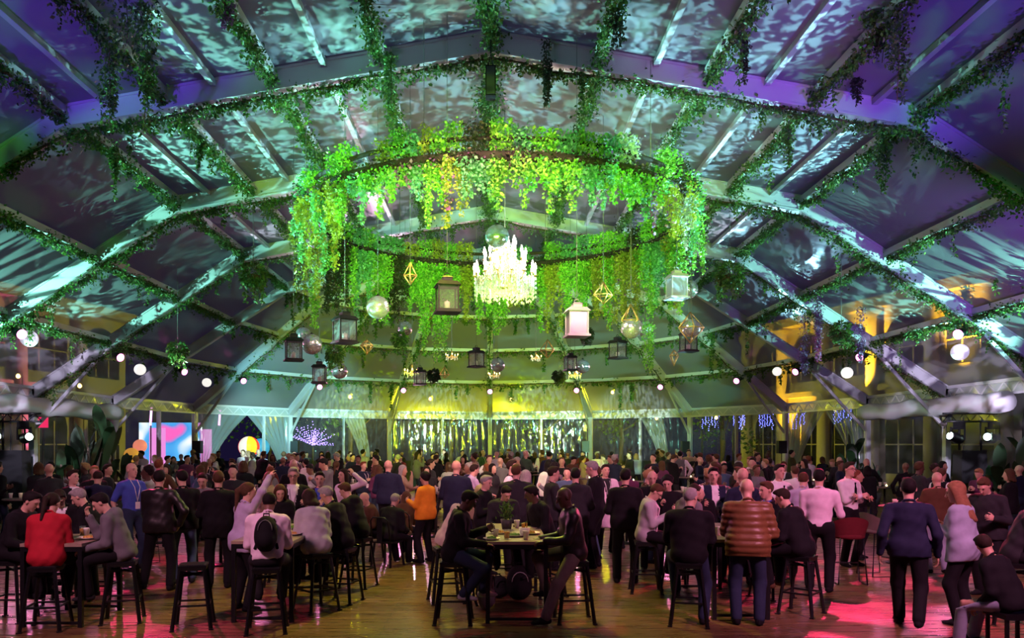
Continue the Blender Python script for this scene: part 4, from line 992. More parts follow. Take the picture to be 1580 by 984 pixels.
    q = .16*s; v = Vox(hc-q*np.array([1, 1, 1.1]), hc+q*np.array([1, 1, 1]), hv); M = Hm.T
    v.cone(neck, hc-Hu*.05*s-Hf*.01*s, .052*s, .050*s, .01)
    v.ell(hf(0, -.012, .025), np.array([.074, .093, .090])*s, M, .02); v.ell(hf(0, .026, -.035), np.array([.056, .066, .080])*s, M, .03)
    v.ell(hf(0, .070, -.100), np.array([.022, .018, .018])*s, M, .025)
    if face:
        v.ell(hf(0, .078, .028), np.array([.050, .014, .012])*s, M, .02)
        for e in (1, -1):
            v.ell(hf(e*.030, .096, .004), np.array([.018, .016, .012])*s, M, .008, True); v.ell(hf(e*.076, -.008, -.008), np.array([.010, .019, .031])*s, M, .008)
        v.cone(hf(0, .090, .012), hf(0, .113, -.030), .008*s, .014*s, .012); v.ell(hf(0, .084, -.064), np.array([.022, .010, .009])*s, M, .008)
    else:
        v.cone(hf(0, .085, .012), hf(0, .108, -.030), .010*s, .015*s, .015)
        for e in (1, -1): v.ell(hf(e*.076, -.008, -.008), np.array([.012, .019, .031])*s, M, .01)
    join(*v.mesh(0), 0)
    if face:
        def blob(c, r, mi):
            vs = np.array([[1,0,0],[-1,0,0],[0,1,0],[0,-1,0],[0,0,1],[0,0,-1]])*np.array(r)*s; vs = (Hm @ vs.T).T+c
            f = np.array([[0,2,4,4],[2,1,4,4],[1,3,4,4],[3,0,4,4],[2,0,5,5],[1,2,5,5],[3,1,5,5],[0,3,5,5]])
            V2, F2 = vs, f; join(V2, F2, mi)
        for e in (1, -1):
            blob(hf(e*.031, .082, .004), (.013, .008, .0065), 1); blob(hf(e*.033, .090, .026), (.019, .006, .0045), 3)
        blob(hf(0, .092, -.064), (.021, .005, .006), 2)
    # hands
    for sd, (S, E, Wt) in arm.items():
        spec = L if sd > 0 else Rr
        hd = nrm(Wt-E); inward = -X*sd
        if spec in ('table', 'lap', 'reach'): hd = nrm(hd+Fw*.5); n_ = -U
        elif spec == 'raise': n_ = Fw
        elif spec in ('head', 'face'): n_ = nrm(hc-Wt); hd = nrm(hd+U*.3)
        else: n_ = inward
        n_ = nrm(n_-hd*(n_@hd)); a = np.cross(hd, n_); ref = Fw+U*.6 if spec not in ('table', 'lap', 'reach') else inward
        if a@ref < 0: a = -a
        curl = {'hold': 58, 'phone': 50, 'chest': 55, 'gest': 22, 'raise': 20, 'table': 38, 'down': 26, 'pocket': 30}.get(spec if isinstance(spec, str) else '', 40)
        v = Vox(Wt-.20*s, Wt+.20*s, .0078 if vox < .017 else .0105 if vox < .025 else .0125); z = s*(.90 if fem else 1)
        v.cone(Wt-hd*.04*s, Wt+hd*.015*s, .027*s, .024*s, .01)
        Mh = np.stack([a, n_, hd]); v.ell(Wt+hd*.055*z, np.array([.042, .016, .052])*z, Mh, .012)
        for i, ln in enumerate((.070, .078, .073, .056)):
            p = Wt+(hd*(.094-.005*abs(i-1.3))+a*(.030-.0205*i))*z; ang = 0
            for j, fr in enumerate((.42, .32, .26)):
                ang += R(curl*(.6 if j == 0 else 1)); d = hd*math.cos(ang)+n_*math.sin(ang)+a*(.10-.07*i); p2 = p+d*ln*fr*z*1.05
                v.cone(p, p2, (.0090-.0008*j)*z, (.0084-.0008*j)*z, .004); p = p2
        p = Wt+(hd*.030+a*.030)*z; d = nrm(hd*.65+a*.75+n_*.35); p2 = p+d*.042*z; v.cone(p, p2, .0125*z, .0105*z, .008); d = nrm(hd*.9+a*.25+n_*.5); v.cone(p2, p2+d*.034*z, .0105*z, .0085*z, .004)
        join(*v.mesh(0), 0)
    out['body'] = (np.concatenate(VS), np.concatenate(FS), np.concatenate(MS))
    # ---- trousers
    v = Vox(lo, hi, max(vox*1.2, .02)); legs_(v, .017, .04, .97, .010); v.ell(tf(0, 0, -.01), ((.165 if fem else .158)*b+.010, .120*b+.010, .135*s), T.T, .05); v.cut(U, float(U@tf(0, 0, .10)))
    V, F = v.mesh(1); out['trousers'] = (V, F, None)
    # ---- top
    g = {'shirt': .010, 'sweater': .016, 'jacket': .024, 'puffer': .034, 'coat': .028, 'blazer': .020, 'hoodie': .026, 'vest': .026}[kind]
    if sit: g = max(g, .023)
    hm = hem if hem is not None else {'shirt': -.01, 'sweater': -.10, 'jacket': -.11, 'puffer': -.12, 'coat': -.42, 'blazer': -.19, 'hoodie': -.12, 'vest': -.08}[kind]
    v = Vox(lo, hi, vox); torso(v, g, .05, 0 if kind in ('shirt', 'sweater') else .022)
    if kind not in ('shirt', 'sweater') or sit:
        for q in (1, -1): v.cone(tf(q*.055, .0, .02), tf(q*.060, .0, .34), (.086 if fem else .092)*b+g, .085*b+g, .05)
    if hm < -.09:
        if sit: v.ell(tf(0, .0, -.03), ((.172 if fem else .165)*b+g, .122*b+g, .13*s+g), T.T, .05)
        else:
            for H, K, A in leg.values(): v.cone(H+[0, 0, .05], H+(K-H)*min(1, -hm*2.6), .105*b+g, .098*b+g, .09)
    v.cut(-U, -float(U@tf(0, 0, hm))); v.cut(U, float(U@tf(0, 0, .515)))
    a2 = Vox(lo, hi, vox); arms_(a2, g*.75, .30 if sleeve == 'short' and 0 else .98)
    if sleeve == 'short':
        a2 = Vox(lo, hi, vox)
        for S, E, Wt in arm.values(): a2.cone(S, S+(E-S)*.8, .052*b+g, .048*b+g, .03)
    if kind == 'puffer':
        zz = a2.ax[2][None, None, :]; ww = (np.abs(np.sin(zz*PI/.075))*.014-.007).astype(np.float32); v.D = v.D-ww; a2.D = a2.D-ww
    elif kind != 'shirt' or True:
        amp = .005 if vox < .02 else .004
        w3 = amp*np.sin(v.ax[2][None, None, :]*42+v.ax[0][:, None, None]*19)*np.cos(v.ax[1][None, :, None]*23+v.ax[0][:, None, None]*31); v.D = v.D+w3.astype(np.float32); a2.D = a2.D+w3.astype(np.float32)
    hh = np.maximum(.03-np.abs(v.D-a2.D), 0)/.03; v.D = np.minimum(v.D, a2.D)-hh*hh*.03*.25
    if collar:
        for i in range(8):
            a0, a1 = i*PI/4, (i+1)*PI/4; rr = .062*s
            p0, p1 = [neck+(X*math.cos(t)+Fw*math.sin(t)*.95)*rr+U*(.022-.028*math.sin(t))*s for t in (a0, a1)]; v.cone(p0, p1, .014*s, .014*s, .012)
    if hood: v.ell(tf(0, -.105, .47), np.array([.11, .055, .075])*s, T.T, .03)
    V, F = v.mesh(1); mi = np.zeros(len(F), int)
    C = V[F].mean(1); rel = (C-P)/s; x_, f_, u_ = rel@X, rel@Fw, rel@U
    if shirt:
        z0 = .16 if kind in ('blazer', 'coat') else (-.2 if kind in ('vest',) else .12)
        wdt = (.022+(u_-z0)*.20) if kind != 'vest' else .05+0*u_
        mi[(f_ > .02) & (np.abs(x_) < wdt) & (u_ > z0) & (u_ < .56)] = 1
    if kind == 'vest': mi[np.abs(x_) > sw*.86] = 1
    out[{'shirt': 'shirt', 'sweater': 'sweater', 'hoodie': 'hoodie', 'vest': 'vest', 'coat': 'coat', 'blazer': 'blazer'}.get(kind, 'jacket')] = (V, F, mi)
    # ---- shoes
    out['shoe'] = []
    for sd, (H, K, A) in leg.items():
        f = nrm(np.array([sd*.22, -1, 0.])); base = A[2]-.075*s
        q_ = .24*s; v = Vox(A-[q_, q_, .09*s], A+[q_, q_, .09*s], max(vox*.85, .015))
        v.cone(A-f*.035*s-[0, 0, .035*s], A+f*.055*s-[0, 0, .035*s], .044*s, .042*s, .02); v.cone(A+f*.05*s-[0, 0, .045*s], A+f*.155*s-[0, 0, .052*s], .040*s, .030*s, .03); v.cone(A, A-[0, 0, .03], .045*s, .045*s, .02)
        v.cut((0, 0, -1), -(base+.002)); out['shoe'].append(v.mesh(1))
    # ---- hair
    if hs != 'bald':
        q_ = .45*s if hs in ('long', 'pony', 'bob') else .17*s
        v = Vox(hc-np.array([.19, .24, q_])*1, hc+np.array([.19, .24, .17]), max(hv, .011)); th = .009 if hs in ('short', 'crop') else .018
        if hs == 'fringe': v.ell(hf(0, -.018, .030), np.array([.080+.004*(hs == 'crop'), .098, .096])*s, M, .02); n_ = Hf*.62-Hu*.78; v.cut(n_, float(n_@hf(0, 0, -.004)))
        else:
            v.ell(hf(0, -.018, .030), np.array([.074+th, .090+th, .087+th])*s, M, .02); n_ = nrm(Hf*.78-Hu*.62); v.cut(n_, float(n_@hf(0, .012, .008)))
        if hs == 'short': v.ell(hf(.01, .045, .105), np.array([.055, .045, .022])*s, M, .03)
        if hs == 'curly':
            for k in range(26):
                t = random.uniform(-.9, 3.6); u = random.uniform(.05, 1.5); p = hf(.088*math.cos(t)*math.cos(u), -.02-.10*abs(math.sin(t))*math.cos(u), .03+.09*math.sin(u)); v.cone(p, p+.001, .026*s, .026*s, .01)
        if hs in ('long', 'bob'):
            ln = -.37 if hs == 'long' else -.13
            for e in (-1, -.5, 0, .5, 1): v.cone(hf(e*.062, -.055+.03*abs(e), .0), hf(e*.078, -.108+.04*abs(e), ln*(1-.12*abs(e))), .040*s, .030*s, .03)
            for e in (-1, 1): v.cone(hf(e*.074, .01, .04), hf(e*.088, -.005, ln*.8), .022*s, .024*s, .03)
        if hs == 'pony': v.cone(hf(0, -.10, .05), hf(0, -.145, .0), .03*s, .034*s, .02); v.cone(hf(0, -.145, .0), hf(.01, -.135, -.28), .036*s, .018*s, .02)
        if hs == 'bun': v.cone(hf(0, -.105, .055), hf(0, -.11, .055), .045*s, .045*s, .015)
        if hs == 'ring':
            pass
        V, F = v.mesh(1); out['hair'] = (V, F, None)
    tg = {}
    if tie: tg['tie'] = (tie, [tf(0, .128, .455), tf(0, .137, .36), tf(0, .128, .14)], .020)
    if lanyard:
        tg['lanyard'] = (lanyard, [tf(.062, .05, .515), tf(.050, .13+g, .40), tf(.0, .132+g, .17)], [tf(-.062, .05, .515), tf(-.050, .13+g, .40), tf(.0, .132+g, .17)], tf(0, .138+g, .11), T)
    if glasses: tg['glasses'] = (hf, s)
    wr = {sd: (arm[sd][2], nrm(arm[sd][2]-arm[sd][1])) for sd in (1, -1)}
    return dict(parts=out, extra=tg, mats=dict(skin=skin, hair=hair, top=top, shirt=shirt, legs=legs, shoes=shoes), wrists=wr, X=X, F=Fw, U=U, s=s, P=P, kind=kind)
BADGE = mat('badge card', (.8, .78, .8), .5)
def person(label, loc, yaw, group=None, **kw):
    """label, base point on the floor, yaw (0 faces the camera, 90 faces right, 180 faces away)"""
    f = figure(**kw); m = f['mats']; p = f['parts']
    V, F, MI = p['body']
    o = put('person', np_mesh('person', V, F, [SKINS[m['skin']], EYE, LIP, HAIRS[m['hair']]], MI), None, loc, R(yaw)); tag(o, label, 'person', group)
    for nm, q in p.items():
        if nm == 'body': continue
        if nm == 'shoe':
            for V, F in q: put('shoe', np_mesh('shoe', V, F, cloth(m['shoes']) if m['shoes'] in CLOTH else SOLE), o)
        elif nm == 'hair': put('hair', np_mesh('hair', q[0], q[1], HAIRS[m['hair']]), o)
        elif nm == 'trousers': put('trousers', np_mesh('trousers', q[0], q[1], cloth(m['legs'])), o)
        else: put(nm, np_mesh(nm, q[0], q[1], [cloth(m['top']), cloth(m['shirt'] or m['top'])], q[2]), o)
    for nm, q in f['extra'].items():
        if nm == 'tie':
            MB().tube(q[1], [.016, .018, .026], 6).build('tie', cloth(q[0]), o)
        elif nm == 'lanyard':
            a = MB(); a.tube(q[1], .006, 5); a.tube(q[2], .006, 5); ly = a.build('lanyard', cloth(q[0]), o)
            MB().box(q[3], (.085, .008, .115), Matrix(q[4].tolist())).build('badge', BADGE, ly)
        elif nm == 'glasses':
            hf, s = q; a = MB()
            for e in (1, -1):
                c = [hf(e*(.033+.022*math.cos(t)), .104, .004+.016*math.sin(t)) for t in np.linspace(0, 2*PI, 11)]; a.tube(c, .0028, 4); a.tube([hf(e*.055, .10, .008), hf(e*.078, .02, .008)], .003, 4)
            a.tube([hf(-.011, .106, .006), hf(.011, .106, .006)], .003, 4); a.build('glasses', BLACK, o)
    o2 = dict(obj=o, fig=f, loc=Vector(loc), yaw=R(yaw)); return o2
def world_pt(pp, local):
    c, s = math.cos(pp['yaw']), math.sin(pp['yaw']); return Vector((pp['loc'][0]+c*local[0]-s*local[1], pp['loc'][1]+s*local[0]+c*local[1], pp['loc'][2]+local[2]))
# ------------------------------------------------------------------ furniture
SH = .72
def stool_proto():
    e = empty('bar_stool')
    m = MB(); m.box((0, 0, SH-.018), (.30, .30, .022)); m.box((0, 0, SH-.045), (.285, .285, .04), taper=1.04); m.box((0, 0, SH-.004), (.27, .27, .008), taper=.94); m.build('seat', SATIN, e)
    for sx in (-1, 1):
        for sy in (-1, 1):
            m = MB(); m.bar((sx*.125, sy*.125, SH-.03), (sx*.205, sy*.205, .0), .034, .028, (sx, sy, 0)); m.box((sx*.206, sy*.206, .008), (.05, .05, .016)); m.build('leg', SATIN, e)
    q = .175
    for a, b in (((-q, -q), (q, -q)), ((q, -q), (q, q)), ((q, q), (-q, q)), ((-q, q), (-q, -q))): MB().bar((*a, .27), (*b, .27), .016, .022).build('rung', SATIN, e)
    m = MB(); m.bar((-.14, -.14, .60), (.14, .14, .60), .012, .03); m.bar((-.14, .14, .60), (.14, -.14, .60), .012, .03); m.build('cross_brace', SATIN, e)
    return e
stool0 = stool_proto(); st_first = [True]
def stool(p, rz, label):
    e = stool0 if st_first[0] else dup(stool0); st_first[0] = False
    e.location = (p[0], p[1], 0); e.rotation_euler = (0, 0, rz); return tag(e, label, 'stool', 'black metal bar stools')
WOOD = mat('grey wood tabletop', (.30, .24, .18), .35, noise=.25, nscale=9)
def bar_table(x0, x1, y0, y1, h, label):
    e = tag(empty('bar_table', ((x0+x1)/2, (y0+y1)/2, 0)), label, 'table'); w, l = x1-x0, y1-y0
    m = MB(); m.box((0, 0, h-.02), (w, l, .035)); m.build('tabletop', WOOD, e)
    m = MB()
    for s in (-1, 1): m.box((s*(w/2-.025), 0, h-.065), (.045, l-.02, .055)); m.box((0, s*(l/2-.025), h-.065), (w-.02, .045, .055))
    m.build('apron', SATIN, e)
    for sx in (-1, 1):
        for sy in (-1, 1): MB().box((sx*(w/2-.025), sy*(l/2-.025), (h-.04)/2), (.048, .048, h-.04)).build('leg', SATIN, e)
    for sy in (-1, 1): MB().box((0, sy*(l/2-.025), .05), (w-.08, .03, .03)).build('rail', SATIN, e)
    return e
TH = .95
bar_table(-.05, .67, 9.2, 11.3, TH, 'long bar table in the centre with food and orange juice')
bar_table(-3.0, -2.28, 9.25, 11.3, TH, 'long bar table left of centre beside the white shirted man with backpack')
bar_table(-5.30, -4.60, 9.0, 10.0, TH, 'long dark bar table at the left behind the red jacket')
bar_table(2.62, 3.30, 9.40, 11.4, TH, 'long bar table right of centre in front of the brown puffer jacket')
# things on and under the tables
PAPER = mat('white paper', (.82, .80, .78), .6); JUICE = mat('orange juice', (.95, .42, .03), .2); CLEAR = vinyl('drinking glass', .06, .18, (.9, .9, .9), 0, 1, rough=.03)
FOOD = mat('golden food', (.55, .30, .06), .6, noise=.4, nscale=25); GREENF = mat('salad', (.12, .30, .04), .6, noise=.5, nscale=25); FLAME = emis('tealight', (1, .72, .35), 16)
def cup_mesh(): return MB().lathe([(.026, 0), (.038, .10), (.041, .102), (.038, .096), (.025, .01)], n=12).mesh('paper_cup', PAPER)
CUP = cup_mesh()
def cup(p, label, group=None, name='paper_cup'): return tag(put(name, CUP, None, p), label, 'cup', group)
def plate(p, label, food=FOOD, r=.13):
    e = tag(empty('plate', p), label, 'plate'); MB().lathe([(r*.55, 0), (r*.65, .004), (r, .020), (r, .024), (r*.66, .010), (.01, .008)], n=20).build('dish', PAPER, e)
    m = MB()
    for k in range(7):
        a = k*2.3; m.box((r*.35*math.cos(a)*(k > 0), r*.35*math.sin(a)*(k > 0), .022+.008*(k == 0)), (.05, .035, .026), Matrix.Rotation(a, 3, 'Z'), taper=.6)
    m.build('food', food, e)
def glass(p, label, fill=JUICE):
    e = tag(empty('drinking_glass', p), label, 'glass'); MB().lathe([(.030, 0), (.038, .115), (.036, .115), (.029, .006)], n=14).build('tumbler', CLEAR, e); MB().lathe([(.027, .008), (.034, .085), (.01, .086)], n=12).build('drink', fill, e)
glass((.20, 9.45, TH), 'glass of orange juice on the centre table'); cup((.07, 9.62, TH), 'white paper cup on the centre table beside the orange juice'); cup((.42, 9.38, TH), 'white paper cup at the front of the centre table'); cup((.36, 10.7, TH), 'white paper cup at the far end of the centre table')
plate((.50, 9.95, TH), 'plate of food on the centre table before the man in leather jacket'); plate((.12, 10.0, TH), 'plate of food on the centre table left side', FOOD); plate((.30, 9.7, TH), 'plate of salad in the middle of the centre table', GREENF); plate((.02, 9.36, TH), 'plate of greens at the front left corner of the centre table', GREENF, .10)
e = tag(empty('snack_bucket', (.42, 9.72, TH)), 'white bucket of chips on the centre table', 'bucket'); MB().lathe([(.05, 0), (.068, .11), (.065, .11), (.048, .01)], n=14).build('bucket', PAPER, e); m = MB()
for k in range(9): m.box((.03*math.cos(k*2), .03*math.sin(k*2), .12), (.012, .012, .08), Matrix.Rotation(.3*math.sin(k), 3, 'X'))
m.build('chips', FOOD, e)
e = tag(empty('herb_pot', (.22, 10.55, TH)), 'dark pot of rosemary on the centre table', 'plant'); MB().lathe([(.06, 0), (.08, .13), (.07, .13), (.06, .1)], n=12).build('pot', POT, e)
P = RNG.normal(size=(160, 3))*[.04, .04, .0]+[0, 0, .12]+RNG.random((160, 1))*[0, 0, .2]; put('foliage', leaves_mesh('foliage', P, RNG.normal(size=(160, 3))*.5+[0, 0, 1], RNG.uniform(.04, .08, 160), IVY, .3), e)
cup((-2.62, 9.7, TH), 'white paper cup on the left centre table'); plate((-2.45, 9.85, TH), 'plate on the left centre table before the grey blazer'); glass((-2.72, 10.2, TH), 'glass on the left centre table'); plate((-2.62, 10.6, TH), 'plate at the far end of the left centre table', GREENF); cup((-2.42, 10.3, TH), 'paper cup at the far end of the left centre table')
cup((2.80, 9.85, TH), 'white paper cup on the right centre table beside the puffer jacket'); plate((2.95, 10.3, TH), 'plate on the right centre table'); cup((3.12, 10.6, TH), 'white paper cup on the right centre table by the man with lanyard'); plate((2.85, 10.8, TH), 'small plate at the far end of the right centre table', GREENF, .10)
cup((-4.9, 9.7, TH), 'paper cup on the dark left table'); plate((-4.75, 9.45, TH), 'plate on the dark left table before the hooded man'); glass((-5.0, 9.8, TH), 'glass at the far end of the dark left table')
def backpack(p, rz, c, label, h=.46, w=.30, trim=None):
    e = tag(empty('backpack', p, rz), label, 'backpack'); v = Vox((-.25, -.2, -.05), (.25, .2, h+.1), .016)
    v.ell((0, 0, h*.42), (w*.5, .10, h*.44), None, .05); v.ell((0, 0, h*.68), (w*.42, .095, h*.32), None, .05); v.ell((0, -.07, h*.30), (w*.36, .06, h*.22), None, .03); v.cut((0, 0, -1), -.004)
    V, F = v.mesh(1); put('bag', np_mesh('bag', V, F, cloth(c)), e)
    m = MB(); m.tube([(-.03, .02, h*.97), (-.03, .02, h*1.06), (.03, .02, h*1.06), (.03, .02, h*.97)], .010, 5); m.build('handle', cloth('black'), e)
    for s in (-1, 1): MB().tube([(s*.07, .075, h*.93), (s*.10, .135, h*.75), (s*.10, .13, h*.35), (s*.12, .08, h*.12)], .017, 6).build('strap', cloth('black'), e)
    m = MB(); m.tube([(w*.30*math.cos(a), -.10, h*.55+h*.28*math.sin(a)) for a in np.linspace(0, PI, 9)], .006, 5); m.build('zip', cloth(trim or 'charcoal'), e)
    return e
p = G(749, 942); backpack((p.x, p.y+.05, 0), 1.4, 'grey', 'tall grey backpack leaning at the front left leg of the centre table', .52, .28)
p = G(801, 925); backpack((p.x, p.y, 0), .1, 'black', 'black backpack with a pale zip standing under the centre table', .46, .36, 'lightgrey')
p = G(770, 930); backpack((p.x, p.y+.35, 0), .5, 'charcoal', 'dark low bag lying between the two backpacks', .30, .30)

# ------------------------------------------------------------------ the people one can tell apart
PEOPLE = []
def stand(px, d, yaw, label, **k):
    p = Vector(((px-VX)*d/FPX, d, 0)); q = person(label, p, yaw, vox=(.0145 if d < 10.6 else .018 if d < 12.5 else .022), **k); PEOPLE.append((p.x, p.y, px)); return q
def sit(px, d, yaw, label, st='black metal bar stool', **k):
    p = Vector(((px-VX)*d/FPX, d, 0)); kw = dict(pose='sit', L='table', Rr='table', lean=20, head=(0, 4)); kw.update(k); kw['h'] = kw.get('h', 1.70)*.955
    q = person(label, p, yaw, vox=(.0145 if d < 10.6 else .018 if d < 12.5 else .022), **kw); PEOPLE.append((p.x, p.y, px))
    if st: stool(p, R(yaw+random.uniform(-12, 12)), st)
    return q
# left table
sit(72, 8.95, 196, 'woman in red jacket with dark ponytail seated on a stool, back to camera', 'bar stool under the woman in the red jacket', top='red', kind='jacket', sex='f', h=1.66, hs='pony', hair='dark', hem=-.17, lean=16, head=(-20, 12), wd=1.08, legs='black')
sit(18, 9.4, 84, 'man in black at the left edge seated in profile', 'bar stool at the left edge under the man in black', top='black', hair='black', head=(10, 10), h=1.72)
sit(100, 10.45, 12, 'man in dark suit looking down at far end of left table', 'bar stool at the far end of the left table', top='black', kind='blazer', shirt='white', hair='dark', head=(10, 22), lean=20)
sit(190, 9.35, -76, 'man in grey hooded top with hand at his chin, seated left', 'bar stool under the man in the grey hooded top', top='hoodie', kind='hoodie', hood=True, hair='black', Rr='face', L='table', head=(0, 14), lean=20, h=1.70, shoes='charcoal')
sit(152, 10.3, -84, 'grey haired person leaning in behind the hooded man', 'bar stool behind the hooded man', top='black', hair='grey', head=(0, 14))
stand(112, 12.6, 70, 'dark suited man in profile behind the left table', top='black', kind='blazer', shirt='white', hair='dark', L='hold', Rr='hold')
stand(246, 11.4, 186, 'man in black leather jacket standing with legs apart, back turned', top='leather', hair='black', h=1.74, feet=((.24, .06), (-.18, -.10)), L='chest', Rr='pocket', kind='jacket')
stand(282, 11.9, 205, 'man in dark jacket and blue jeans beside the leather jacket', top='black', legs='denim', hair='black', h=1.72, L='hold', Rr='hold', head=(25, 6), shoes='charcoal')
stand(203, 13.2, 62, 'balding man in bright blue short sleeved shirt with badge', top='blue', kind='shirt', sleeve='short', legs='jeans', hs='bald', h=1.80, L='hold', Rr='down', lanyard='white')
stand(337, 11.5, 194, 'man in black suit seen from behind, left of raised arm', top='black', kind='blazer', hair='brown', h=1.72, L='hold', Rr='hold')
stand(313, 12.8, 10, 'man in grey shirt looking down beside the black suit', top='grey', kind='shirt', hair='dark', h=1.66, head=(0, 24), L='hold', Rr='chest')
stand(373, 9.95, 140, 'woman in lavender sweater waving with raised right arm', top='lavender', kind='sweater', sex='f', h=1.62, hs='pony', hair='brown', Rr='raise', L='table', legs='black', lean=8, head=(-25, 0), hem=-.14)
q = sit(412, 8.85, 190, 'man in white shirt with black backpack seated with his back to us', 'bar stool under the man with the backpack', top='pinkwhite', kind='shirt', hair='black', skin='brown', h=1.70, lean=16, L='table', Rr='table', head=(-10, 12), hem=-.05, wd=1.04, shoes='black', legs='charcoal')
f = q['fig']; bw = world_pt(q, f['P']+(-f['F']*.205+f['U']*.02)); b = backpack(bw, R(10), 'black', 'black backpack worn by the seated man in the white shirt', .40, .25, 'grey'); b.rotation_euler = (R(-16), 0, R(10))
sit(488, 9.95, -146, 'woman in grey blazer with dark bobbed hair seated left centre', 'bar stool under the woman in the grey blazer', top='lightgrey', kind='blazer', sex='f', hs='bob', hair='dark', h=1.66, hem=-.20, wd=1.10, Rr='chest', L='table', head=(15, 8))
sit(528, 10.5, -112, 'balding man in dark suit seated beside the grey blazer', 'bar stool under the balding man in the dark suit', top='black', kind='blazer', shirt='white', hs='short', hair='grey', skin='tan', h=1.72, L='table', Rr='table', head=(0, 12))
sit(553, 11.6, -118, 'man in black hooded coat behind the balding man', 'bar stool under the man in the black hooded coat', top='black', kind='hoodie', hood=True, hair='brown', head=(0, 12), hem=-.16)
sit(433, 11.75, 12, 'young woman with long brown hair facing us at far table end', 'bar stool under the long haired young woman', top='black', kind='sweater', sex='f', hs='long', hair='brown', h=1.62, head=(8, 4))
stand(453, 12.3, 8, 'man with glasses, white shirt and pink lanyard holding a plate', top='black', kind='blazer', shirt='white', hair='grey', glasses=True, lanyard='pinkwhite', L='hold', Rr='hold', h=1.76, head=(0, 12))
stand(494, 12.5, 22, 'young man in blue sweater under a dark jacket', top='black', kind='blazer', shirt='blue', hair='black', h=1.68, L='hold', Rr='chest', head=(-15, 8))
stand(530, 14.2, -36, 'woman in pale pink sweater holding her hair', top='pinkwhite', kind='sweater', sex='f', hs='long', hair='dark', L='head', Rr='chest', h=1.66)
stool((-3.36, 9.05, 0), .25, 'empty bar stool left of the man with the backpack')
# centre table
sit(700, 9.3, 88, 'man in black jacket and jeans eating at left of centre table', 'bar stool under the man eating at the left of the centre table', top='black', kind='jacket', hair='black', skin='deep', h=1.72, L=(-.02, .34, -.10), Rr='table', lean=12, head=(0, 22), legs='jeans', shoes='lightgrey', hem=-.2, feet=((.12, .34), (-.10, .12)), foot_h=(.27, .27))
sit(886, 9.35, -84, 'bald man in black leather jacket at right of centre table', 'bar stool under the bald man in the leather jacket', top='leather', kind='jacket', hs='bald', skin='deep', h=1.76, L='table', Rr='table', lean=8, head=(10, 12), legs='taupe', feet=((.26, .40), (-.10, .30)), foot_h=(0, .27), hem=-.13)
sit(842, 10.9, -60, 'man in dark jacket looking our way at the far side of the centre table', 'bar stool behind the bald man', top='black', kind='jacket', hair='black', skin='deep', h=1.70, head=(-28, 4), L='table', Rr='hold')
sit(688, 10.5, 96, 'person in cream hooded top behind the man eating', 'bar stool under the person in the cream top', top='cream', kind='hoodie', hood=True, hair='dark', h=1.6, lean=28, head=(0, 20))
sit(775, 11.75, 8, 'person in dark jacket at far end of centre table behind rosemary', 'bar stool at the far end of the centre table', top='charcoal', hair='black', head=(20, 20), lean=20, h=1.64)
# right table
sit(1063, 9.2, 164, 'heavy man in black jacket seated back to us at right table', 'bar stool under the heavy man in the black jacket', top='black', kind='jacket', hair='grey', h=1.74, wd=1.16, legs='jeans', L='table', Rr='table', head=(-30, 6), feet=((.16, .28), (-.16, .02)), foot_h=(.27, 0), hem=-.19, lean=10)
stand(1154, 9.15, 166, 'bald man in brown quilted puffer jacket standing at right table', top='puffer', kind='puffer', hs='bald', h=1.72, wd=1.08, legs='jeans', L='table', Rr='hold', head=(10, 12), lean=6)
sit(1236, 9.75, -138, 'man in black track jacket with white piping seated at right', 'bar stool under the man in the track jacket', top='black', kind='jacket', hair='dark', h=1.72, wd=1.08, L='table', Rr='table', head=(10, 8), legs='black', shoes='brown', hem=-.20)
sit(996, 11.2, 74, 'man in pale grey sweater with glasses looking at his phone', 'bar stool under the man in the pale grey sweater', top='lightgrey', kind='sweater', hair='brown', glasses=True, lanyard='pinkwhite', L='phone', Rr='phone', head=(0, 34), h=1.70, lean=8, hem=-.13, legs='black')
stand(965, 11.9, 166, 'man in black jacket standing behind the pale grey sweater', top='black', hair='black', h=1.74, L='hold', Rr='hold')
stand(1006, 13.0, -6, 'red faced man with short hair behind the pale sweater', top='black', hs='bald', h=1.68, head=(0, 14), L='hold', Rr='chest')
stand(1031, 12.5, -24, 'dark haired man looking down left of the bald heads', top='black', hs='curly', hair='black', h=1.62, head=(0, 20), L='hold', Rr='phone')
sit(1052, 11.2, 120, 'person in grey hooded sweater beyond the heavy man', 'bar stool beyond the heavy man', top='grey', kind='hoodie', hood=True, hair='dark', head=(0, 10))
sit(1078, 12.0, -12, 'bald man bowing his head at the far end of right table', 'bar stool under the bald man bowing his head', top='black', hs='bald', h=1.66, head=(0, 36), lean=24)
stand(1101, 12.1, -4, 'man in navy vest over white checked shirt facing us', top='navy', shirt='white', kind='vest', hair='black', h=1.76, L='hold', Rr='hold', head=(-6, 6), wd=1.06)
stand(1146, 11.7, 190, 'balding man in navy top behind the puffer jacket', top='navy', kind='sweater', hs='bald', h=1.76, L='hold', Rr='hold')
sit(1190, 10.8, -66, 'man with orange lanyard and blue shirt seated at right table', 'bar stool under the man with the lanyard', top='black', kind='blazer', shirt='blue', hair='brown', lanyard='orange', h=1.74, L='table', Rr='lap', head=(-10, 4), lean=6)
stand(1264, 11.2, 158, 'man in bright white shirt and dark trousers seen from behind', top='pinkwhite', kind='shirt', hair='black', h=1.76, L='chest', Rr='hold', legs='black', wd=1.08)
stand(1237, 12.4, 150, 'man in pale blue striped shirt left of the white shirt', top='lavender', kind='shirt', hair='brown', h=1.68, L='hold', Rr='hold', lean=14)
stand(1202, 13.0, 18, 'waiter in white shirt and black tie behind the man with lanyard', top='white', kind='shirt', tie='black', hair='black', h=1.78, L='hold', Rr='hold')
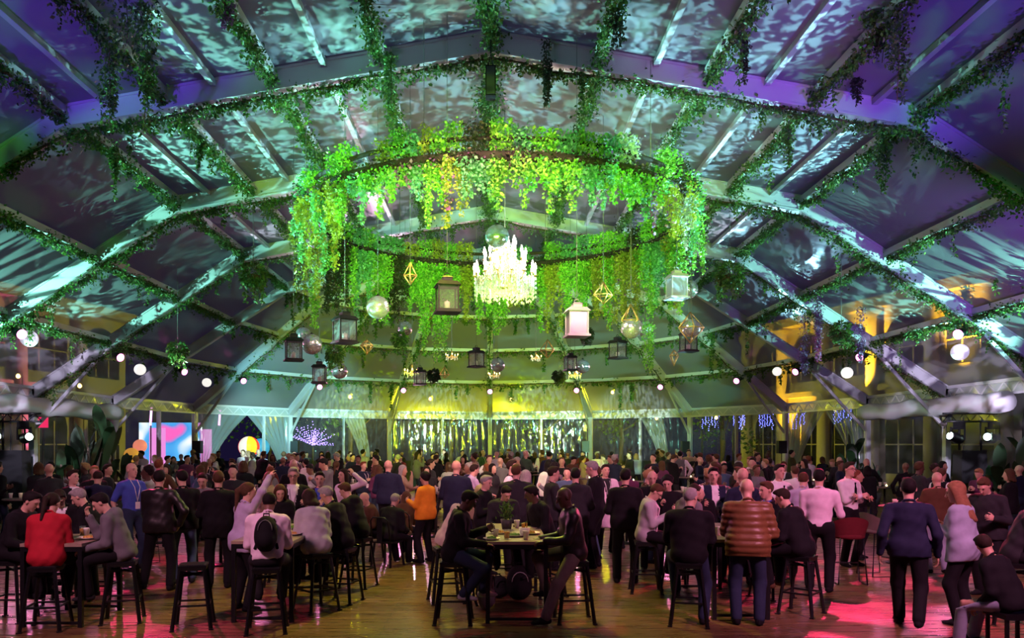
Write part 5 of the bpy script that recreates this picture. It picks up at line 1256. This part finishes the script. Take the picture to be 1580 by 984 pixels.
stand(1310, 13.6, 24, 'waiter with glasses, white shirt and black tie standing at right', top='white', kind='shirt', tie='black', hair='dark', glasses=True, h=1.80, L='cross', Rr='cross', legs='black')
stand(1402, 9.0, 158, 'man in navy sweater and black trousers walking away at right', top='navy', kind='sweater', hair='black', h=1.74, pose='walk', L='down', Rr='down', legs='black', wd=1.06, shirt=None)
stand(1488, 9.15, -146, 'woman with long red blond hair in pale denim jacket', top='paledenim', kind='jacket', sex='f', hs='long', hair='auburn', h=1.68, L='chest', Rr='hold', legs='black', head=(20, 10), hem=-.16, lean=6)
stand(1446, 12.8, 176, 'balding man in brown jacket behind the walking man', top='brown', hs='bald', legs='paledenim', h=1.66, L='hold', Rr='hold')
stand(1527, 10.9, -58, 'man bowing his red lit head near the right edge', top='charcoal', hair='brown', h=1.70, head=(0, 32), L='hold', Rr='hold', lean=8)
sit(1566, 9.2, 62, 'man in dark jacket and pale shirt in profile at right edge', 'bar stool at the right edge', top='charcoal', kind='blazer', shirt='lightgrey', hair='black', h=1.72, head=(25, 0), L='lap', Rr='table')
sit(1562, 7.9, -150, 'person in black jacket and jeans crouched at the lower right corner', None, seat=.40, top='black', legs='paledenim', hair='dark', skin='tan', h=1.66, lean=26, L='lap', Rr='lap', head=(-40, 10))
p = G(1562, 1000); e = tag(empty('low_stool', (p.x*7.9/p.y, 7.9, 0)), 'low black seat under the crouched person at lower right', 'stool'); MB().box((0, 0, .39), (.36, .36, .05)).build('seat', BLACK, e)
for sx in (-1, 1):
    for sy in (-1, 1): MB().box((sx*.15, sy*.15, .185), (.03, .03, .37)).build('leg', BLACK, e)
# middle distance
stand(657, 14.0, -128, 'woman in orange jacket and black trousers standing in the aisle', top='orange', kind='jacket', sex='f', hs='bun', hair='black', skin='tan', h=1.62, L='hold', Rr='hold', legs='black', head=(0, 8))
stand(599, 16.5, 172, 'bald man in navy jacket seen from behind, left of orange jacket', top='navy', hs='bald', h=1.78, L='hold', Rr='hold', wd=1.1)
stand(704, 14.4, 164, 'balding tall man in dark blue coat right of orange jacket', top='navy', kind='coat', hs='bald', h=1.82, L='hold', Rr='hold', wd=1.05)
stand(735, 13.8, 84, 'man in tan jacket and dark cap of hair leaning right', top='tan', kind='jacket', hair='black', h=1.66, L='reach', Rr='table', lean=14, head=(0, 12))
stand(796, 13.0, 182, 'broad man in charcoal suit seen from behind in the centre', top='charcoal', kind='blazer', hair='brown', h=1.78, wd=1.08, L='hold', Rr='hold', head=(-20, 0))
stand(747, 12.6, 66, 'grey haired man in black coat left of the charcoal suit', top='black', kind='coat', hair='grey', h=1.62, L='hold', Rr='hold', head=(0, 14))
stand(852, 13.2, 100, 'man in dark jacket in profile behind the bald man', top='charcoal', hair='dark', h=1.74, L='hold', Rr='hold', head=(0, 8))
stand(888, 12.9, 176, 'man in dark hooded coat, back to us, right of centre', top='charcoal', kind='hoodie', hood=True, hair='black', h=1.72, hem=-.2, L='hold', Rr='hold')
stand(918, 13.4, -116, 'tall grey haired man in long dark coat right of centre', top='black', kind='coat', hair='grey', h=1.84, L='hold', Rr='hold', head=(0, 20))
stand(934, 15.2, 12, 'person in pale pink open jacket with a badge', top='pinkwhite', kind='coat', shirt='charcoal', hair='dark', h=1.72, L='hold', Rr='down', lanyard='white')
stand(721, 16.6, 120, 'man in lilac shirt reaching over a table', top='lavender', kind='shirt', hair='dark', h=1.70, L='reach', Rr='reach', lean=14)
LOWSEAT = dict(seat=.42, st=None)
for px, d, yw, lb, k in ((581, 14.3, -62, 'bald man in brown jumper seated on a low chair in the aisle', dict(top='brown', kind='sweater', hs='bald')), (598, 13.6, 152, 'grey haired man in black seated on a low chair, back to us', dict(top='black', hair='grey', wd=1.05)),
                         (622, 14.7, 170, 'woman with long brown hair seated on a low chair', dict(top='brown', sex='f', hs='long', hair='brown', h=1.62))):
    kk = dict(LOWSEAT); kk.update(k); sit(px, d, yw, lb, **kk)
    x = (px-VX)*d/FPX; e = tag(empty('low_chair', (x, d, 0), R(yw)), 'dark metal low chair under the '+{'b': 'bald man in the brown jumper', 'g': 'grey haired man in black', 'w': 'long haired woman'}[lb[0]], 'chair')
    MB().box((0, 0, .41), (.38, .36, .025)).build('seat', SATIN, e)
    for sx in (-1, 1):
        for sy in (-1, 1): MB().bar((sx*.16, sy*.15, .40), (sx*.20, sy*.20, 0), .03, .03, (0, 1, 0)).build('leg', SATIN, e)
    m = MB(); m.tube([(-.18, .18, .41), (-.18, .24, .78), (-.12, .26, .84), (.12, .26, .84), (.18, .24, .78), (.18, .18, .41)], .013, 6); m.box((0, .235, .62), (.10, .015, .42)); m.build('backrest', SATIN, e)
# bucket bar chairs and round high table at the right
def barchair(px, d, rz, c, label):
    e = tag(empty('bar_chair', ((px-VX)*d/FPX, d, 0), rz), label, 'chair'); V = []; F = []; n = 16
    for j in range(6):
        for i in range(n+1):
            a = R(-20)+R(220)*i/n; t = j/5; r = .20+.05*t; hgt = .30*(.55+.45*math.sin(a)) if math.sin(a) > 0 else .16; V.append((r*1.08*math.cos(a), r*math.sin(a)*.95, .70+hgt*t))
    for j in range(5):
        for i in range(n): F.append((j*(n+1)+i, j*(n+1)+i+1, (j+1)*(n+1)+i+1, (j+1)*(n+1)+i))
    V2 = [(v[0]*.90, v[1]*.90, v[2]) for v in V]; k = len(V); put('backrest', np_mesh('backrest', V+V2, F+[tuple(i+k for i in f[::-1]) for f in F], cloth(c)), e)
    MB().lathe([(.02, .66), (.20, .67), (.22, .70), (.20, .74), (.02, .75)], n=18).build('seat', cloth(c), e)
    for sx in (-1, 1): MB().tube([(sx*.16, -.14, .68), (sx*.20, -.20, .01), (sx*.20, .20, .01), (sx*.16, .14, .68)], .012, 6).build('leg_frame', SATIN, e)
    MB().tube([(-.185, -.18, .28), (.185, -.18, .28)], .011, 6).build('footrest', SATIN, e)
barchair(1310, 11.9, PI*.95, 'maroon', 'maroon bucket bar chair beside the white shirted man at right'); barchair(1352, 12.6, PI*.55, 'taupe', 'light brown bucket bar chair right of the maroon one'); barchair(220, 13.9, 2.6, 'maroon', 'maroon bucket bar chair behind the blue shirted man')

# ------------------------------------------------------------------ the crowd
PROT = []
specs = [dict(L='hold', Rr='down', kind='jacket'), dict(L='hold', Rr='hold', kind='blazer', shirt='white', head=(10, 5)), dict(L='chest', Rr='pocket', kind='jacket', head=(-20, 5)), dict(L='pocket', Rr='hold', kind='sweater', hs='bald'),
         dict(L='cross', Rr='cross', kind='jacket', hs='crop', head=(15, 0)), dict(L='phone', Rr='phone', kind='hoodie', hood=True, head=(0, 25)), dict(L='gest', Rr='hold', kind='shirt', head=(-15, 0)), dict(L='hold', Rr='table', kind='blazer', shirt='lightgrey', hs='curly'),
         dict(L='hold', Rr='down', kind='sweater', sex='f', hs='long'), dict(L='chest', Rr='chest', kind='jacket', sex='f', hs='bob', head=(18, 5)), dict(L='hold', Rr='gest', kind='coat', sex='f', hs='pony'), dict(L='hold', Rr='face', kind='blazer', sex='f', hs='long', head=(-15, 8)),
         dict(L='hold', Rr='hold', kind='shirt', hs='bald', lanyard='white'), dict(L='down', Rr='chest', kind='jacket', lanyard='pinkwhite', wd=1.1), dict(L='table', Rr='hold', kind='jacket', wd=1.12, lean=8), dict(L='hold', Rr='pocket', kind='vest', shirt='white')]
KN = {'jacket': 'jacket', 'blazer': 'blazer', 'sweater': 'sweater', 'hoodie': 'hooded top', 'shirt': 'shirt', 'coat': 'coat', 'vest': 'vest'}
TOPS = ['black']*7+['charcoal']*5+['navy']*4+['grey']*2+['brown', 'lightgrey', 'white', 'maroon', 'olive', 'tan', 'lavender', 'plum', 'denim', 'green', 'pinkwhite']
HR = ['black']*4+['dark']*5+['brown']*4+['grey']*2+['blond', 'red']
SK = ['light']*9+['tan']*4+['brown']*2+['deep']
PLACED = [(x, y) for x, y, _ in PEOPLE]
protos = [None]*len(specs); CROWD = []
def blocked(x, y):
    px = VX+FPX*x/y
    if any((x-a)**2+(y-b)**2 < .42 for a, b in PLACED): return True
    if 560 < px < 690 and y < 17.5: return True
    if 1290 < px and y < 12.5: return True
    if 185 < px < 310 and y < 14: return True
    if y < 13.2 or px < -25 or px > 1605: return True
    r = abs(x) if y < DC else math.hypot(x, y-DC)
    return r > 12.9 or (x < -8.2 and 20.5 < y < 23.6 and x < -11) or (x > 10.8 and 20 < y < 28)
tables = []; tries = 0
while len(CROWD) < 222 and tries < 6000:
    tries += 1
    d = 13.6+27*random.random()**.9; px = random.uniform(0, 1580); x = (px-VX)*d/FPX
    if blocked(x, d) or any((x-a)**2+(d-b)**2 < 1.9**2 for a, b in tables): continue
    tables.append((x, d)); PLACED.append((x, d))
    for k in range(random.choice((3, 4, 5, 5, 6))):
        a = random.random()*2*PI; r = random.uniform(.70, 1.05); xx, yy = x+r*math.cos(a), d+r*math.sin(a)
        if blocked(xx, yy): continue
        PLACED.append((xx, yy)); CROWD.append((xx, yy, math.degrees(math.atan2(x-xx, -(d-yy)))+random.uniform(-25, 25)))
CROWD = CROWD[:222]
ZONE = [(110, 'by the left truss'), (205, 'before the banana plants'), (345, 'before the LED screen'), (425, 'before the striped beach ball'), (530, 'before the violet LED glints'), (640, 'before the left white post'), (720, 'left of the centre post'), (800, 'before the centre post'), (870, 'right of the centre post'),
        (960, 'before the inner right post'), (1040, 'before the sparkling curtain'), (1120, 'before the outer right post'), (1195, 'before the amber arch'), (1260, 'before the blue icicle lights'), (1345, 'before the open right curtain'), (1460, 'under the rolled tarpaulin'), (9999, 'by the right truss')]
info = []
for (x, y, yw) in CROWD:
    k = random.randrange(len(specs)); sp = specs[k]
    if protos[k] is None:
        hh = dict(sp); hh.setdefault('h', 1.70 if sp.get('sex') != 'f' else 1.62); protos[k] = person('person', (0, 0, 0), 0, vox=.032, face=False, top='black', **hh)['obj']; o = protos[k]
    else: o = dup(protos[k])
    s = random.uniform(.96, 1.07)*(1.05 if y > 25 else 1.0); o.scale = (s, s, s); o.location = (x, y, 0); o.rotation_euler = (0, 0, R(yw))
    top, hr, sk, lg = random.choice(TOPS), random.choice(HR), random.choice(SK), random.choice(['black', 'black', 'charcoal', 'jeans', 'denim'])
    ppx = VX+FPX*x/y
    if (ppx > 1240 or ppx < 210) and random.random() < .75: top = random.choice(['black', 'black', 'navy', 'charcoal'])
    def slot(ob, i, m):
        ob.material_slots[i].link = 'OBJECT'; ob.material_slots[i].material = m
    slot(o, 0, SKINS[sk]); slot(o, 3, HAIRS[hr])
    for c in o.children:
        n_ = c.name.split('.')[0]
        if n_ == 'hair': slot(c, 0, HAIRS[hr])
        elif n_ == 'trousers': slot(c, 0, cloth(lg))
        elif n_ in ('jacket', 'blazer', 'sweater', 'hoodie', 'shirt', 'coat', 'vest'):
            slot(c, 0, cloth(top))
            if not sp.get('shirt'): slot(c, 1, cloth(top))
    px = VX+FPX*x/y; z = next(t for b, t in ZONE if px < b); row = 'front' if y < 19 else 'middle' if y < 27 else 'rear'
    a = ((yw+180) % 360)-180; fc = 'facing us' if abs(a) < 45 else 'facing away' if abs(a) > 135 else 'facing right' if a > 0 else 'facing left'
    hd = 'bald' if sp.get('hs') == 'bald' else ('long ' if sp.get('hs') in ('long', 'pony', 'bob') else '')+hr+' hair'
    tn = {'lightgrey': 'pale grey', 'pinkwhite': 'pale pink', 'charcoal': 'dark grey', 'plum': 'dark purple'}.get(top, top)
    info.append((o, '%s %s, %s, %s, %s rows' % (tn, KN[sp['kind']], hd, fc, row), z, px))
cnt = {}
for o, a, z, px in info: cnt.setdefault((a, z), []).append((px, o))
ORDN = ['first', 'second', 'third', 'fourth', 'fifth', 'sixth', 'seventh', 'eighth', 'ninth', 'tenth', 'eleventh', 'twelfth']
for (a, z), l in cnt.items():
    l.sort(key=lambda t: t[0])
    for i, (px, o) in enumerate(l): tag(o, a+' '+z if len(l) == 1 else a+' '+z.replace('before the ', 'at ').replace('second post right of centre', 'second post')+', %s' % ['left one', 'second', 'third', 'fourth', 'fifth'][i], 'person', 'people of the standing crowd')
# tall round tables in the crowd, with cups and candles
e0 = empty('cocktail_table'); MB().lathe([(.02, .97), (.36, .97), (.37, .985), (.36, 1.0), (.02, 1.0)], n=22).build('tabletop', cloth('taupe'), e0); MB().lathe([(.03, .02), (.03, .97)], n=10).build('column', SATIN, e0); MB().lathe([(.26, 0), (.25, .02), (.04, .04)], n=20).build('base', SATIN, e0)
CAND = MB().lathe([(.03, 0), (.035, .06), (.033, .06), (.028, .01)], n=10).mesh('tealight', [CLEAR]); FL = MB().lathe([(.02, .012), (.02, .04), (.004, .06)], n=8).mesh('flame', FLAME)
for i, (x, d) in enumerate(sorted(tables, key=lambda t: t[1])):
    px = VX+FPX*x/d; z = next(t for b, t in ZONE if px < b); row = 'front' if d < 19 else 'middle' if d < 27 else 'rear'
    near = sum(1 for (a, b) in tables if b < d and next(t for q, t in ZONE if VX+FPX*a/b < q) == z)
    lb = '%s tall round table %s' % (ORDN[min(near, 11)], z)
    e = e0 if i == 0 else dup(e0); e.location = (x, d, 0); tag(e, lb, 'table', 'tall round tables in the crowd')
    if d < 26:
        for k in range(4 if d < 20 else 2):
            a = random.random()*6.3; r = random.uniform(.08, .28); cup((x+r*math.cos(a+k*1.6), d+r*math.sin(a+k*1.6), 1.0), 'white paper cup on the '+lb, 'paper cups on the tall tables')
        a = random.random()*6.3; c_ = tag(put('tealight', CAND, None, (x+.05*math.cos(a), d+.05*math.sin(a), 1.0)), 'lit tealight on the '+lb, 'candle', 'tealights on the tall tables'); put('flame', FL, c_)
